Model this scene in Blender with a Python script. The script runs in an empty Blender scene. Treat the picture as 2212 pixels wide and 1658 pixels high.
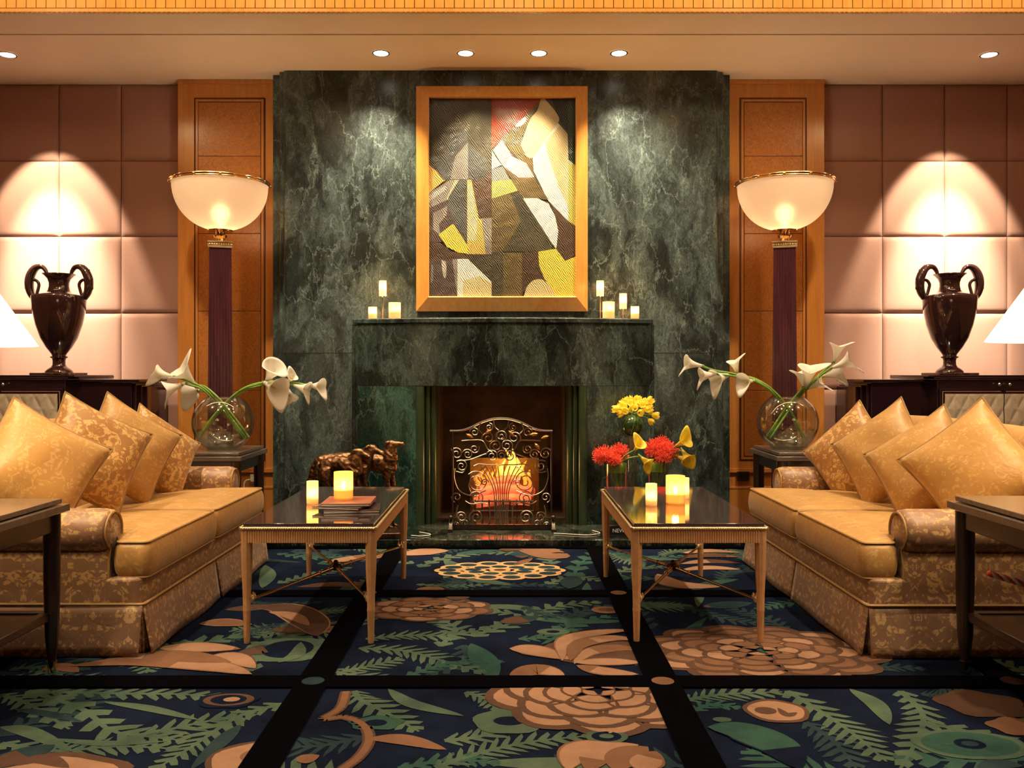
import bpy, bmesh, math, random
from mathutils import Vector, Matrix, Euler
PI = math.pi
scene = bpy.context.scene
COL = scene.collection
# ---------------------------------------------------------------- camera
F, CX, CY, H = 1890.0, 1097.0, 803.0, 1.1      # focal length in pixels, principal point, eye height
cam_d = bpy.data.cameras.new('camera'); cam = bpy.data.objects.new('camera', cam_d); COL.objects.link(cam)
cam.location = (0, 0, H); cam.rotation_euler = (PI/2, 0, 0)
cam_d.sensor_width = 36; cam_d.lens = F*36/2212; cam_d.shift_x = 9/2212; cam_d.shift_y = -26/2212
cam_d.clip_start = 0.05
scene.camera = cam
# ---------------------------------------------------------------- world, exposure, large lights
w = bpy.data.worlds.new('world'); scene.world = w; w.use_nodes = True
w.node_tree.nodes['Background'].inputs[0].default_value = (0.55, 0.32, 0.30, 1)
w.node_tree.nodes['Background'].inputs[1].default_value = 0.05
scene.view_settings.view_transform = 'Standard'; scene.view_settings.look = 'None'
scene.view_settings.gamma = 1; scene.view_settings.use_curve_mapping = False
scene.view_settings.exposure = 0.33
scene.cycles.use_denoising = True
scene.cycles.max_bounces = 8; scene.cycles.transparent_max_bounces = 16
scene.cycles.sample_clamp_indirect = 6
def light(name, kind, loc, energy, color, rot=(0,0,0), **kw):
    d = bpy.data.lights.new(name, kind); o = bpy.data.objects.new(name, d); COL.objects.link(o)
    o.location = loc; o.rotation_euler = rot; d.energy = energy; d.color = color
    for k, v in kw.items(): setattr(d, k, v)
    return o
WARM = (1.0, 0.68, 0.36); WARM2 = (1.0, 0.78, 0.52)
# coffer lights of the high ceiling in front of the fireplace bay
def spot(loc, target, energy, color, deg, blend=.25, r=.03, name='downlight_lamp'):
    d = Vector(target)-Vector(loc)
    return light(name, 'SPOT', loc, energy, color, d.to_track_quat('-Z','Y').to_euler(), spot_size=math.radians(deg), spot_blend=blend, shadow_soft_size=r)
# downlights of the high coffered ceiling in front of the fireplace bay (above the frame)
for x in (-2.1,-.75,.75,2.1):
    for y in (1.2,2.9,4.5):
        spot((x,y,3.74),(x*.98,y+(.9 if y>4 else .12),0),(260 if y>4 else 190) if abs(x)>1 else 50,WARM2,95,.9,.06)
for x in (-3.3,-1.65,0,1.65,3.3):
    light('coffer_glow','POINT',(x,3.9,3.62),11,(1,.70,.36),shadow_soft_size=.12)
# unseen strip lamp added to brighten the carved wooden edge
light('fascia_fill','AREA',(0,4.98,3.70),26,(1,.74,.40),(math.radians(42),0,0),shape='RECTANGLE',size=9.0,size_y=.06)
# ---------------------------------------------------------------- helpers
def at(px, py, D): return Vector(((px-CX)*D/F, D, H+(CY-py)*D/F))
def fl(px, py, z=0.0):
    D = (H-z)*F/(py-CY); return Vector(((px-CX)*D/F, D, z))
class MB:
    def __init__(s): s.v=[]; s.f=[]; s.m=[]
    def add(s, vs, fs, mat=0):
        n=len(s.v); s.v += [tuple(v) for v in vs]; s.f += [tuple(i+n for i in f) for f in fs]; s.m += [mat]*len(fs); return s
    def box(s, x0,x1,y0,y1,z0,z1, mat=0):
        vs=[(x0,y0,z0),(x1,y0,z0),(x1,y1,z0),(x0,y1,z0),(x0,y0,z1),(x1,y0,z1),(x1,y1,z1),(x0,y1,z1)]
        return s.add(vs, [(0,3,2,1),(4,5,6,7),(0,1,5,4),(1,2,6,5),(2,3,7,6),(3,0,4,7)], mat)
    def frustum(s, c0, h0, c1, h1, mat=0):      # rectangle centre/halfsizes at two heights
        vs=[]
        for c,h in ((c0,h0),(c1,h1)):
            for a,b in ((-1,-1),(1,-1),(1,1),(-1,1)): vs.append((c[0]+a*h[0], c[1]+b*h[1], c[2]))
        return s.add(vs, [(0,3,2,1),(4,5,6,7),(0,1,5,4),(1,2,6,5),(2,3,7,6),(3,0,4,7)], mat)
    def prism(s, poly, z0, z1, mat=0, axis='z'):
        n=len(poly); 
        def q(a,b,c): return {'z':(a,b,c),'y':(a,c,b),'x':(c,a,b)}[axis]
        vs=[q(a,b,z0) for a,b in poly]+[q(a,b,z1) for a,b in poly]
        fs=[tuple(range(n-1,-1,-1)), tuple(range(n,2*n))]+[(i,(i+1)%n,n+(i+1)%n,n+i) for i in range(n)]
        return s.add(vs, fs, mat)
    def lathe(s, prof, seg=32, c=(0,0,0), mat=0, cap=True, a0=0, star=None):
        n=len(prof); vs=[]
        for r,z in prof:
            for k in range(seg):
                a=a0+2*PI*k/seg; rr=r*(star(k) if star else 1)
                vs.append((c[0]+rr*math.cos(a), c[1]+rr*math.sin(a), c[2]+z))
        fs=[(i*seg+k, i*seg+(k+1)%seg, (i+1)*seg+(k+1)%seg, (i+1)*seg+k) for i in range(n-1) for k in range(seg)]
        if cap:
            if prof[0][0]>1e-5: fs.append(tuple(range(seg-1,-1,-1)))
            if prof[-1][0]>1e-5: fs.append(tuple((n-1)*seg+k for k in range(seg)))
        return s.add(vs, fs, mat)
    def tube(s, pts, r, seg=8, mat=0, closed=False, flat=1.0):
        pts=[Vector(p) for p in pts]; n=len(pts)
        rs = r if isinstance(r,(list,tuple)) else [r]*n
        vs=[]; prev=None
        for i,p in enumerate(pts):
            a=pts[(i-1)%n] if (closed or i>0) else p; b=pts[(i+1)%n] if (closed or i<n-1) else p
            t=(b-a); t = t.normalized() if t.length>1e-9 else Vector((0,0,1))
            if prev is None:
                u=t.cross(Vector((0,0,1)))
                if u.length<1e-3: u=t.cross(Vector((0,1,0)))
                u.normalize()
            else:
                u=prev-t*prev.dot(t)
                if u.length<1e-6: u=t.orthogonal()
                u.normalize()
            prev=u; w_=t.cross(u)
            for k in range(seg):
                an=2*PI*k/seg; vs.append(p+(u*math.cos(an)+w_*math.sin(an)*flat)*rs[i])
        m = n if closed else n-1
        fs=[(i*seg+k, i*seg+(k+1)%seg, ((i+1)%n)*seg+(k+1)%seg, ((i+1)%n)*seg+k) for i in range(m) for k in range(seg)]
        if not closed: fs += [tuple(range(seg-1,-1,-1)), tuple((n-1)*seg+k for k in range(seg))]
        return s.add(vs, fs, mat)
    def ball(s, c, r, seg=16, rings=10, mat=0, sc=(1,1,1)):
        vs=[]; 
        for i in range(rings+1):
            t=PI*i/rings
            for k in range(seg):
                a=2*PI*k/seg; vs.append((c[0]+r*sc[0]*math.sin(t)*math.cos(a), c[1]+r*sc[1]*math.sin(t)*math.sin(a), c[2]-r*sc[2]*math.cos(t)))
        fs=[(i*seg+k, i*seg+(k+1)%seg, (i+1)*seg+(k+1)%seg, (i+1)*seg+k) for i in range(rings) for k in range(seg)]
        return s.add(vs, fs, mat)
    def grid(s, fn, nu, nv, mat=0, wrapu=False):
        vs=[fn(i/nu, j/nv) for j in range(nv+1) for i in range(nu+1)]
        fs=[(j*(nu+1)+i, j*(nu+1)+i+1, (j+1)*(nu+1)+i+1, (j+1)*(nu+1)+i) for j in range(nv) for i in range(nu)]
        return s.add(vs, fs, mat)
    def xf(s, M):
        s.v=[tuple(M@Vector(v)) for v in s.v]; return s
def obj(name, mb, mat, parent=None, bevel=0, seg=3, smooth=40, sub=0, solid=0, weld=True):
    me = bpy.data.meshes.new(name)
    if isinstance(mb, MB):
        me.from_pydata(mb.v, [], mb.f); me.validate()
        if len(me.polygons)==len(mb.m): me.polygons.foreach_set('material_index', mb.m)
        if weld or bevel:
            bm=bmesh.new(); bm.from_mesh(me)
            if weld: bmesh.ops.remove_doubles(bm, verts=bm.verts, dist=1e-6)
            bmesh.ops.recalc_face_normals(bm, faces=bm.faces); bm.to_mesh(me); bm.free()
    else: me = mb; me.name = name
    for m in (mat if isinstance(mat,(list,tuple)) else [mat]): me.materials.append(m)
    me.polygons.foreach_set('use_smooth', [True]*len(me.polygons)); me.set_sharp_from_angle(angle=math.radians(smooth))
    o = bpy.data.objects.new(name, me); COL.objects.link(o)
    if parent: o.parent = parent
    if solid: 
        md=o.modifiers.new('thick','SOLIDIFY'); md.thickness=solid
    if sub: 
        md=o.modifiers.new('sub','SUBSURF'); md.levels=sub; md.render_levels=sub
    if bevel:
        md=o.modifiers.new('bevel','BEVEL'); md.width=bevel; md.segments=seg; md.limit_method='ANGLE'; md.angle_limit=math.radians(30); md.harden_normals=False
    return o
def tag(o, label, cat, group=None):
    o['label']=label; o['category']=cat
    if group: o['group']=group
    return o
def thing(name, label, cat, loc=(0,0,0), rz=0, group=None):
    o=bpy.data.objects.new(name, None); COL.objects.link(o); o.location=loc; o.rotation_euler=(0,0,rz); o.empty_display_size=.05
    return tag(o, label, cat, group)
def struct(name, mb, mat, **k):
    o=obj(name, mb, mat, **k); o['kind']='structure'; return o
def kids(o): return [c for c in bpy.data.objects if c.parent==o]
def dup(root, loc, rz=0, label=None, scale=None):
    r=root.copy(); COL.objects.link(r); r.location=loc; r.rotation_euler=(0,0,rz)
    if scale: r.scale=scale
    if label: r['label']=label
    for c in kids(root):
        d=c.copy(); COL.objects.link(d); d.parent=r
        for g in kids(c):
            e=g.copy(); COL.objects.link(e); e.parent=d
    return r
def crom(pts, n):
    pts=[Vector(p) for p in pts]; P=[pts[0]*2-pts[1]]+pts+[pts[-1]*2-pts[-2]]; out=[]; m=len(pts)-1
    for i in range(n+1):
        t=i/n*m; k=min(int(t),m-1); u=t-k; a,b,c,d=P[k:k+4]
        out.append(0.5*((2*b)+(c-a)*u+(2*a-5*b+4*c-d)*u*u+(3*b-a-3*c+d)*u**3))
    return out
# ---------------------------------------------------------------- materials
def M(name): 
    m=bpy.data.materials.new(name); m.use_nodes=True; nt=m.node_tree; b=nt.nodes['Principled BSDF']; return m,nt,b
def nn(nt, typ, **k):
    n=nt.nodes.new(typ)
    for a,v in k.items():
        if a in ('operation','blend_type','data_type','feature','wave_type','noise_dimensions','bands_direction','distance','interpolation_type'): setattr(n,a,v)
        else: n.inputs[a].default_value=v
    return n
def ramp(nt, fac, stops):
    r=nt.nodes.new('ShaderNodeValToRGB'); e=r.color_ramp.elements
    while len(e)<len(stops): e.new(.5)
    for i,(p,c) in enumerate(stops): e[i].position=p; e[i].color=(c[0],c[1],c[2],1)
    nt.links.new(fac, r.inputs[0]); return r.outputs[0]
def coords(nt, scale=(1,1,1), rot=(0,0,0), kind='Object'):
    tc=nt.nodes.new('ShaderNodeTexCoord'); mp=nt.nodes.new('ShaderNodeMapping'); mp.inputs['Scale'].default_value=scale; mp.inputs['Rotation'].default_value=rot
    nt.links.new(tc.outputs[kind], mp.inputs[0]); return mp.outputs[0]
def bump(nt, b, h, strength=.2, dist=.01):
    n=nt.nodes.new('ShaderNodeBump'); n.inputs['Strength'].default_value=strength; n.inputs['Distance'].default_value=dist
    nt.links.new(h, n.inputs['Height']); nt.links.new(n.outputs[0], b.inputs['Normal'])
def plain(name, c, rough=.5, metal=0, c2=None, scale=20, bmp=0, coat=0, stretch=(1,1,1), spec=.5, trans=0, sheen=0):
    m,nt,b=M(name); b.inputs['Roughness'].default_value=rough; b.inputs['Metallic'].default_value=metal
    b.inputs['Coat Weight'].default_value=coat; b.inputs['Coat Roughness'].default_value=.08; b.inputs['Specular IOR Level'].default_value=spec
    b.inputs['Transmission Weight'].default_value=trans; b.inputs['Sheen Weight'].default_value=sheen
    c2=c2 or tuple(x*.8 for x in c)
    t=nn(nt,'ShaderNodeTexNoise',Scale=scale,Detail=5.0,Roughness=.6); nt.links.new(coords(nt,stretch), t.inputs['Vector'])
    nt.links.new(ramp(nt,t.outputs[0],[(.3,c2),(.7,c)]), b.inputs['Base Color'])
    if bmp: bump(nt,b,t.outputs[0],bmp,.01)
    return m
def emit(name, c, s, c2=None, scale=20):
    m,nt,b=M(name); b.inputs['Base Color'].default_value=(*c,1); b.inputs['Emission Color'].default_value=(*c,1); b.inputs['Emission Strength'].default_value=s; b.inputs['Roughness'].default_value=.6
    if c2:
        t=nn(nt,'ShaderNodeTexNoise',Scale=scale,Detail=3.0); nt.links.new(coords(nt), t.inputs['Vector'])
        nt.links.new(ramp(nt,t.outputs[0],[(.38,c2),(.6,c)]), b.inputs['Emission Color'])
    return m
def marble(name, seed, dark=(.008,.013,.012), mid=(.045,.07,.055), light=(.22,.29,.22), gscale=1.0, amt=1.0, rough=.12):
    m,nt,b=M(name); L=nt.links; b.inputs['Roughness'].default_value=rough; b.inputs['Specular IOR Level'].default_value=.4
    tc=nt.nodes.new('ShaderNodeTexCoord'); mp=nt.nodes.new('ShaderNodeMapping'); mp.inputs['Location'].default_value=(seed*3.1,seed*1.7,seed*2.3); mp.inputs['Rotation'].default_value=(0,math.radians(24),0); mp.inputs['Scale'].default_value=(1.25*gscale,1*gscale,.62*gscale)
    L.new(tc.outputs['Object'], mp.inputs[0])
    warp=nn(nt,'ShaderNodeTexNoise',Scale=2.2,Detail=6.0,Roughness=.65); L.new(mp.outputs[0],warp.inputs['Vector'])
    mix=nn(nt,'ShaderNodeMix',data_type='RGBA',blend_type='ADD'); mix.inputs[0].default_value=.55; L.new(mp.outputs[0],mix.inputs[6]); L.new(warp.outputs['Color'],mix.inputs[7])
    big=nn(nt,'ShaderNodeTexNoise',Scale=2.6,Detail=3.0,Roughness=.6,Distortion=.8); L.new(mix.outputs[2],big.inputs['Vector'])
    fine=nn(nt,'ShaderNodeTexNoise',Scale=15.0,Detail=12.0,Roughness=.82,Distortion=2.4); L.new(mix.outputs[2],fine.inputs['Vector'])
    vein=nn(nt,'ShaderNodeTexVoronoi',feature='DISTANCE_TO_EDGE',Scale=3.6); L.new(mix.outputs[2],vein.inputs['Vector'])
    v2=nn(nt,'ShaderNodeTexNoise',Scale=7.0,Detail=8.0,Roughness=.7,Distortion=2.2); L.new(mix.outputs[2],v2.inputs['Vector'])
    vr=ramp(nt,vein.outputs[0],[(0,(1,1,1)),(.018,(0,0,0))])
    # thin streaks where the distorted noise crosses its middle value
    s1=nn(nt,'ShaderNodeMath',operation='SUBTRACT'); L.new(v2.outputs[0],s1.inputs[0]); s1.inputs[1].default_value=.5
    s2=nn(nt,'ShaderNodeMath',operation='ABSOLUTE'); L.new(s1.outputs[0],s2.inputs[0])
    st=ramp(nt,s2.outputs[0],[(0,(1,1,1)),(.022,(0,0,0))])
    base=ramp(nt,fine.outputs[0],[(.36,dark),(.55,tuple((a+b_)/2 for a,b_ in zip(dark,mid))),(.70,tuple((a*.75+b_*.25) for a,b_ in zip(mid,light)))])
    patch=ramp(nt,big.outputs[0],[(.40,(.20,.20,.20)),(.60,(1,1,1))])
    mul=nn(nt,'ShaderNodeMix',data_type='RGBA',blend_type='MULTIPLY'); mul.inputs[0].default_value=1; L.new(base,mul.inputs[6]); L.new(patch,mul.inputs[7])
    fac=nn(nt,'ShaderNodeMath',operation='MULTIPLY'); L.new(st,fac.inputs[0]); L.new(patch,fac.inputs[1])
    f2=nn(nt,'ShaderNodeMath',operation='MULTIPLY'); L.new(fac.outputs[0],f2.inputs[0]); f2.inputs[1].default_value=.38*amt
    m1=nn(nt,'ShaderNodeMix',data_type='RGBA'); L.new(f2.outputs[0],m1.inputs[0]); L.new(mul.outputs[2],m1.inputs[6]); m1.inputs[7].default_value=(*light,1)
    f3=nn(nt,'ShaderNodeMath',operation='MULTIPLY'); L.new(vr,f3.inputs[0]); L.new(fine.outputs[0],f3.inputs[1])
    f4=nn(nt,'ShaderNodeMath',operation='MULTIPLY'); L.new(f3.outputs[0],f4.inputs[0]); f4.inputs[1].default_value=.55*amt
    m2=nn(nt,'ShaderNodeMix',data_type='RGBA'); L.new(f4.outputs[0],m2.inputs[0]); L.new(m1.outputs[2],m2.inputs[6]); m2.inputs[7].default_value=(*[x*1.3 for x in light],1)
    L.new(m2.outputs[2], b.inputs['Base Color'])
    return m
def damask(name, ground, figure, scale=1.0, thr=.5, rough=.42, off=0):
    m,nt,b=M(name); L=nt.links; b.inputs['Sheen Weight'].default_value=.25; b.inputs['Sheen Roughness'].default_value=.4
    tc=nt.nodes.new('ShaderNodeTexCoord'); sp=nt.nodes.new('ShaderNodeSeparateXYZ'); L.new(tc.outputs['Object'],sp.inputs[0])
    cb=nt.nodes.new('ShaderNodeCombineXYZ')
    for i,p in enumerate((.13,.13,.17)):
        a=nn(nt,'ShaderNodeMath',operation='ADD'); L.new(sp.outputs[i],a.inputs[0]); a.inputs[1].default_value=off+.03
        g=nn(nt,'ShaderNodeMath',operation='PINGPONG'); L.new(a.outputs[0],g.inputs[0]); g.inputs[1].default_value=p*scale
        L.new(g.outputs[0],cb.inputs[i])
    t=nn(nt,'ShaderNodeTexNoise',Scale=17.0/scale,Detail=2.5,Roughness=.55,Distortion=2.2); L.new(cb.outputs[0],t.inputs['Vector'])
    v=nn(nt,'ShaderNodeTexNoise',Scale=40.0/scale,Detail=2.0,Roughness=.5,Distortion=1.5); L.new(cb.outputs[0],v.inputs['Vector'])
    r1=ramp(nt,t.outputs[0],[(thr-.012,(0,0,0)),(thr+.012,(1,1,1))])
    r2=ramp(nt,v.outputs[0],[(.50,(1,1,1)),(.53,(.15,.15,.15))])
    mu=nn(nt,'ShaderNodeMath',operation='MULTIPLY'); L.new(r1,mu.inputs[0]); L.new(r2,mu.inputs[1])
    mx=nn(nt,'ShaderNodeMix',data_type='RGBA'); L.new(mu.outputs[0],mx.inputs[0]); mx.inputs[6].default_value=(*ground,1); mx.inputs[7].default_value=(*figure,1)
    wv=nn(nt,'ShaderNodeTexNoise',Scale=6.0,Detail=4.0); L.new(tc.outputs['Object'],wv.inputs['Vector'])
    mm=nn(nt,'ShaderNodeMix',data_type='RGBA',blend_type='MULTIPLY'); mm.inputs[0].default_value=.35; L.new(mx.outputs[2],mm.inputs[6]); L.new(ramp(nt,wv.outputs[0],[(.3,(.7,.7,.7)),(.7,(1,1,1))]),mm.inputs[7])
    L.new(mm.outputs[2],b.inputs['Base Color'])
    rr=nn(nt,'ShaderNodeMath',operation='MULTIPLY_ADD'); L.new(mu.outputs[0],rr.inputs[0]); rr.inputs[1].default_value=.15; rr.inputs[2].default_value=rough; L.new(rr.outputs[0],b.inputs['Roughness'])
    fi=nn(nt,'ShaderNodeTexNoise',Scale=9.0,Detail=5.0,Distortion=.6); L.new(tc.outputs['Object'],fi.inputs['Vector'])
    bump(nt,b,fi.outputs[0],.25,.02)
    return m
def glassy(name, tint=(1,1,1), gloss=.12, rough=.02, dens=0.0, body=(.5,.5,.5)):
    """thin clear wall: mostly see-through, mirror-like at grazing angles"""
    m=bpy.data.materials.new(name); m.use_nodes=True; nt=m.node_tree; nt.nodes.clear(); L=nt.links
    out=nt.nodes.new('ShaderNodeOutputMaterial'); tr=nt.nodes.new('ShaderNodeBsdfTransparent'); tr.inputs[0].default_value=(*tint,1)
    gl=nt.nodes.new('ShaderNodeBsdfGlossy'); gl.inputs['Roughness'].default_value=rough
    lw=nt.nodes.new('ShaderNodeLayerWeight'); lw.inputs[0].default_value=.35
    ml=nn(nt,'ShaderNodeMath',operation='MULTIPLY_ADD'); L.new(lw.outputs['Facing'],ml.inputs[0]); ml.inputs[1].default_value=.42; ml.inputs[2].default_value=gloss*.5
    mx=nt.nodes.new('ShaderNodeMixShader'); L.new(ml.outputs[0],mx.inputs[0]); L.new(tr.outputs[0],mx.inputs[1]); L.new(gl.outputs[0],mx.inputs[2])
    last=mx.outputs[0]
    if dens:
        tl=nt.nodes.new('ShaderNodeBsdfTranslucent'); tl.inputs[0].default_value=(*body,1)
        df=nt.nodes.new('ShaderNodeBsdfDiffuse'); df.inputs[0].default_value=(*body,1)
        m0=nt.nodes.new('ShaderNodeMixShader'); L.new(tl.outputs[0],m0.inputs[1]); L.new(df.outputs[0],m0.inputs[2])
        m2=nt.nodes.new('ShaderNodeMixShader'); m2.inputs[0].default_value=dens; L.new(last,m2.inputs[1]); L.new(m0.outputs[0],m2.inputs[2]); last=m2.outputs[0]
    L.new(last,out.inputs[0]); return m
def wood(name, c1, c2, rough=.3, burl=False, axis='z', coat=.3, scale=1.0):
    m,nt,b=M(name); L=nt.links; b.inputs['Roughness'].default_value=rough; b.inputs['Coat Weight'].default_value=coat; b.inputs['Coat Roughness'].default_value=.15
    st={'z':(14,14,1.2),'x':(1.2,14,14),'y':(14,1.2,14)}[axis]
    if burl: st=(5,5,4)
    t=nn(nt,'ShaderNodeTexNoise',Scale=(6.0 if burl else 2.5)*scale,Detail=9.0,Roughness=.72,Distortion=3.0 if burl else .6); L.new(coords(nt,st),t.inputs['Vector'])
    L.new(ramp(nt,t.outputs[0],[(.32,c2),(.5,tuple((a+b_)/2 for a,b_ in zip(c1,c2))),(.68,c1)]),b.inputs['Base Color'])
    return m
mats = dict(
 ceiling=plain('ceiling paint',(.86,.68,.49),.7,c2=(.82,.64,.46),scale=3),
 fascia=wood('honey wood',(.85,.46,.10),(.70,.34,.07),.35),
 groove=plain('dark groove',(.02,.012,.01),.6),
 wallfab=plain('rose beige wall fabric',(.40,.215,.165),.85,c2=(.36,.19,.14),scale=60,bmp=.05,stretch=(1,1,4),sheen=.1),
 wallgap=plain('wall backing',(.16,.08,.065),.9),
 sycamore=wood('orange wood',(.60,.25,.055),(.47,.17,.035),.3),
 burl=wood('orange burl',(.56,.22,.05),(.27,.085,.02),.28,burl=True),
 line=plain('dark inlay',(.10,.03,.01),.5),
 marble=marble('green marble',1,amt=.6,dark=(.008,.014,.015),mid=(.15,.215,.21),light=(.42,.55,.50),rough=.3),
 marble2=marble('green marble lintel',4,dark=(.010,.018,.016),mid=(.10,.165,.155),light=(.24,.34,.30),amt=.7,gscale=.8,rough=.22),
 marble3=marble('green marble jamb',7,dark=(.010,.03,.024),mid=(.07,.23,.19),light=(.2,.32,.25),amt=.8,gscale=.8,rough=.22),
 hearth=marble('hearth marble',9,dark=(.008,.012,.010),mid=(.035,.05,.035),light=(.2,.22,.16),rough=.1),
 soot=plain('sooty firebrick',(.07,.035,.018),.9,c2=(.006,.004,.003),scale=5,bmp=.3),
 bronzegreen=plain('green gold moulding',(.06,.10,.05),.3,metal=.3,c2=(.03,.06,.035),scale=6),
 iron=plain('wrought iron',(.10,.075,.06),.35,metal=.8,c2=(.06,.045,.035)),
 ironscroll=plain('pale iron',(.50,.42,.34),.32,metal=.9,c2=(.36,.29,.23)),  # paler iron for the scrollwork and sheaf
 ironlight=plain('polished iron rail',(.55,.50,.48),.25,metal=1),
 goldleaf=plain('copper leaf',(.75,.38,.12),.35,metal=.9),
 framewood=wood('painting frame wood',(.74,.36,.09),(.58,.25,.05),.28),
 brass=plain('polished brass',(.86,.60,.30),.16,metal=1,c2=(.80,.54,.26)),
 giltreed=plain('reeded gilt',(.78,.44,.21),.36,metal=.4,c2=(.64,.34,.15),scale=30),
 giltpale=plain('pale gilt',(.92,.72,.42),.28,metal=.8),
 bronze=plain('dark bronze',(.13,.07,.04),.28,metal=.9,c2=(.05,.03,.02),scale=30,bmp=.5),
 bronzedog=plain('brown bronze',(.30,.16,.07),.27,metal=.85,c2=(.05,.028,.018),scale=28,bmp=.9),
 stone=plain('dark polished granite',(.075,.05,.05),.06,c2=(.03,.02,.022),scale=220,coat=.6),
 darkwood=wood('dark brown wood',(.035,.016,.012),(.015,.007,.007),.28,coat=.5),
 tabletop=wood('dark table top',(.15,.12,.10),(.09,.07,.06),.25,coat=.5,axis='x'),
 column=wood('dark purple wood',(.075,.02,.028),(.03,.008,.014),.22,coat=.4),
 lacquer=plain('dark lacquer',(.016,.006,.012),.14,coat=.7),
 quilt=plain('cream quilted panel',(.68,.57,.42),.6,scale=60),
 silver=plain('silver knob',(.8,.8,.78),.2,metal=1),
 urn=plain('brown glazed urn',(.045,.016,.014),.07,c2=(.02,.008,.010),scale=8,coat=1.0),
 damask=damask('gold damask',(.29,.165,.095),(.60,.375,.16),scale=1.1),  # ground browned so the sofa body carries the skirt's shade in its colour
 damaskp=damask('gold damask cushion',(.50,.28,.085),(.62,.375,.13),scale=.95,thr=.53),
 damaskq=damask('gold damask figured cushion',(.42,.21,.06),(.72,.45,.16),scale=1.15,thr=.48,off=.02),
 piping=plain('gold piping',(.42,.25,.09),.55),
 white=plain('white petal',(.95,.93,.88),.5,c2=(.93,.90,.82),scale=12,sheen=.2),
 stem=plain('green stem',(.22,.40,.06),.4,c2=(.12,.26,.035),scale=10),
 spadix=plain('yellow spadix',(.85,.6,.08),.6),
 yellow=plain('yellow petal',(.95,.72,.05),.5,c2=(.85,.55,.03),scale=25),
 red=plain('coral red petal',(.85,.10,.035),.5,c2=(.65,.05,.02),scale=40),
 leafwrap=plain('dark green leaf',(.02,.09,.025),.2,c2=(.01,.04,.012),scale=8,coat=.5),
 leafband=plain('light green leaf band',(.25,.42,.08),.4),
 glass=glassy('clear glass',(.97,.98,.96),.10),
 water=glassy('water',(.90,.93,.86),.10),
 amberglass=glassy('amber candle glass',(1,.88,.62),.10,dens=.45,body=(.95,.72,.38)),
 frost=glassy('frosted candle glass',(1,.95,.85),.10,dens=.9,body=(1,.9,.68)),
 wax=emit('glowing candle wax',(1.0,.50,.13),1.6),
 waxhot=emit('bright candle wax',(1.0,.74,.36),3.6),
 flame=emit('candle flame',(1.0,.75,.35),40),
 bowl=None, book1=plain('brown book cover',(.33,.13,.085),.5), book2=plain('dark book cover',(.05,.025,.025),.4), paper=plain('page block',(.88,.82,.74),.8,stretch=(1,1,60)),
 cream=plain('cream page block',(.62,.56,.42),.8), textw=plain('white lettering',(.85,.83,.8),.5), black=plain('black cover',(.01,.01,.012),.3),
 plug=plain('white plastic',(.75,.73,.68),.4), shade=None, twistred=plain('red twist',(.8,.12,.05),.25), twistwhite=plain('white twist',(.9,.9,.85),.25),
)
# lamp glass: diffusing shell lit by the bulb inside
def shellmat(name, c, tl, em, hot=0.0):
    m=bpy.data.materials.new(name); m.use_nodes=True; nt=m.node_tree; nt.nodes.clear(); L=nt.links
    out=nt.nodes.new('ShaderNodeOutputMaterial'); a=nt.nodes.new('ShaderNodeBsdfTranslucent'); a.inputs[0].default_value=(*c,1)
    t=nn(nt,'ShaderNodeTexNoise',Scale=9.0,Detail=2.0); L.new(coords(nt),t.inputs['Vector'])
    L.new(ramp(nt,t.outputs[0],[(.3,tuple(x*.96 for x in c)),(.7,c)]),a.inputs[0])
    rf=nt.nodes.new('ShaderNodeBsdfRefraction'); rf.inputs['Roughness'].default_value=.85; rf.inputs['IOR'].default_value=1.12; rf.inputs[0].default_value=(*c,1); m0=nt.nodes.new('ShaderNodeMixShader'); m0.inputs[0].default_value=hot; L.new(a.outputs[0],m0.inputs[1]); L.new(rf.outputs[0],m0.inputs[2])
    d=nt.nodes.new('ShaderNodeBsdfDiffuse'); d.inputs[0].default_value=(*c,1)
    m1=nt.nodes.new('ShaderNodeMixShader'); m1.inputs[0].default_value=1-tl; L.new(m0.outputs[0],m1.inputs[1]); L.new(d.outputs[0],m1.inputs[2])
    e=nt.nodes.new('ShaderNodeEmission'); e.inputs[0].default_value=(*c,1); e.inputs[1].default_value=em
    ad=nt.nodes.new('ShaderNodeAddShader'); L.new(m1.outputs[0],ad.inputs[0]); L.new(e.outputs[0],ad.inputs[1]); L.new(ad.outputs[0],out.inputs[0]); return m
mats['bowl']=shellmat('frosted lamp bowl',(.93,.79,.61),.8,.08,.5)
mats['shade']=shellmat('cream lamp shade',(.95,.86,.70),.5,.62)
def petal(name,c,c2,sc_=12):
    m,nt,b=M(name); t=nn(nt,'ShaderNodeTexNoise',Scale=sc_,Detail=3.0); nt.links.new(coords(nt),t.inputs['Vector']); r=ramp(nt,t.outputs[0],[(.3,c2),(.7,c)])
    nt.links.new(r,b.inputs['Base Color']); b.inputs['Roughness'].default_value=.5
    tl=nt.nodes.new('ShaderNodeBsdfTranslucent'); nt.links.new(r,tl.inputs[0]); mx=nt.nodes.new('ShaderNodeMixShader'); mx.inputs[0].default_value=.42
    nt.links.new(b.outputs[0],mx.inputs[1]); nt.links.new(tl.outputs[0],mx.inputs[2]); nt.links.new(mx.outputs[0],nt.nodes['Material Output'].inputs[0]); return m
mats['white']=petal('white petal',(.98,.97,.92),(.95,.93,.85)); mats['yellow']=petal('yellow petal',(1,.90,.16),(.97,.78,.07),25); mats['red']=petal('coral red petal',(1,.22,.13),(.88,.12,.06),40)
m_=mats
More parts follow.
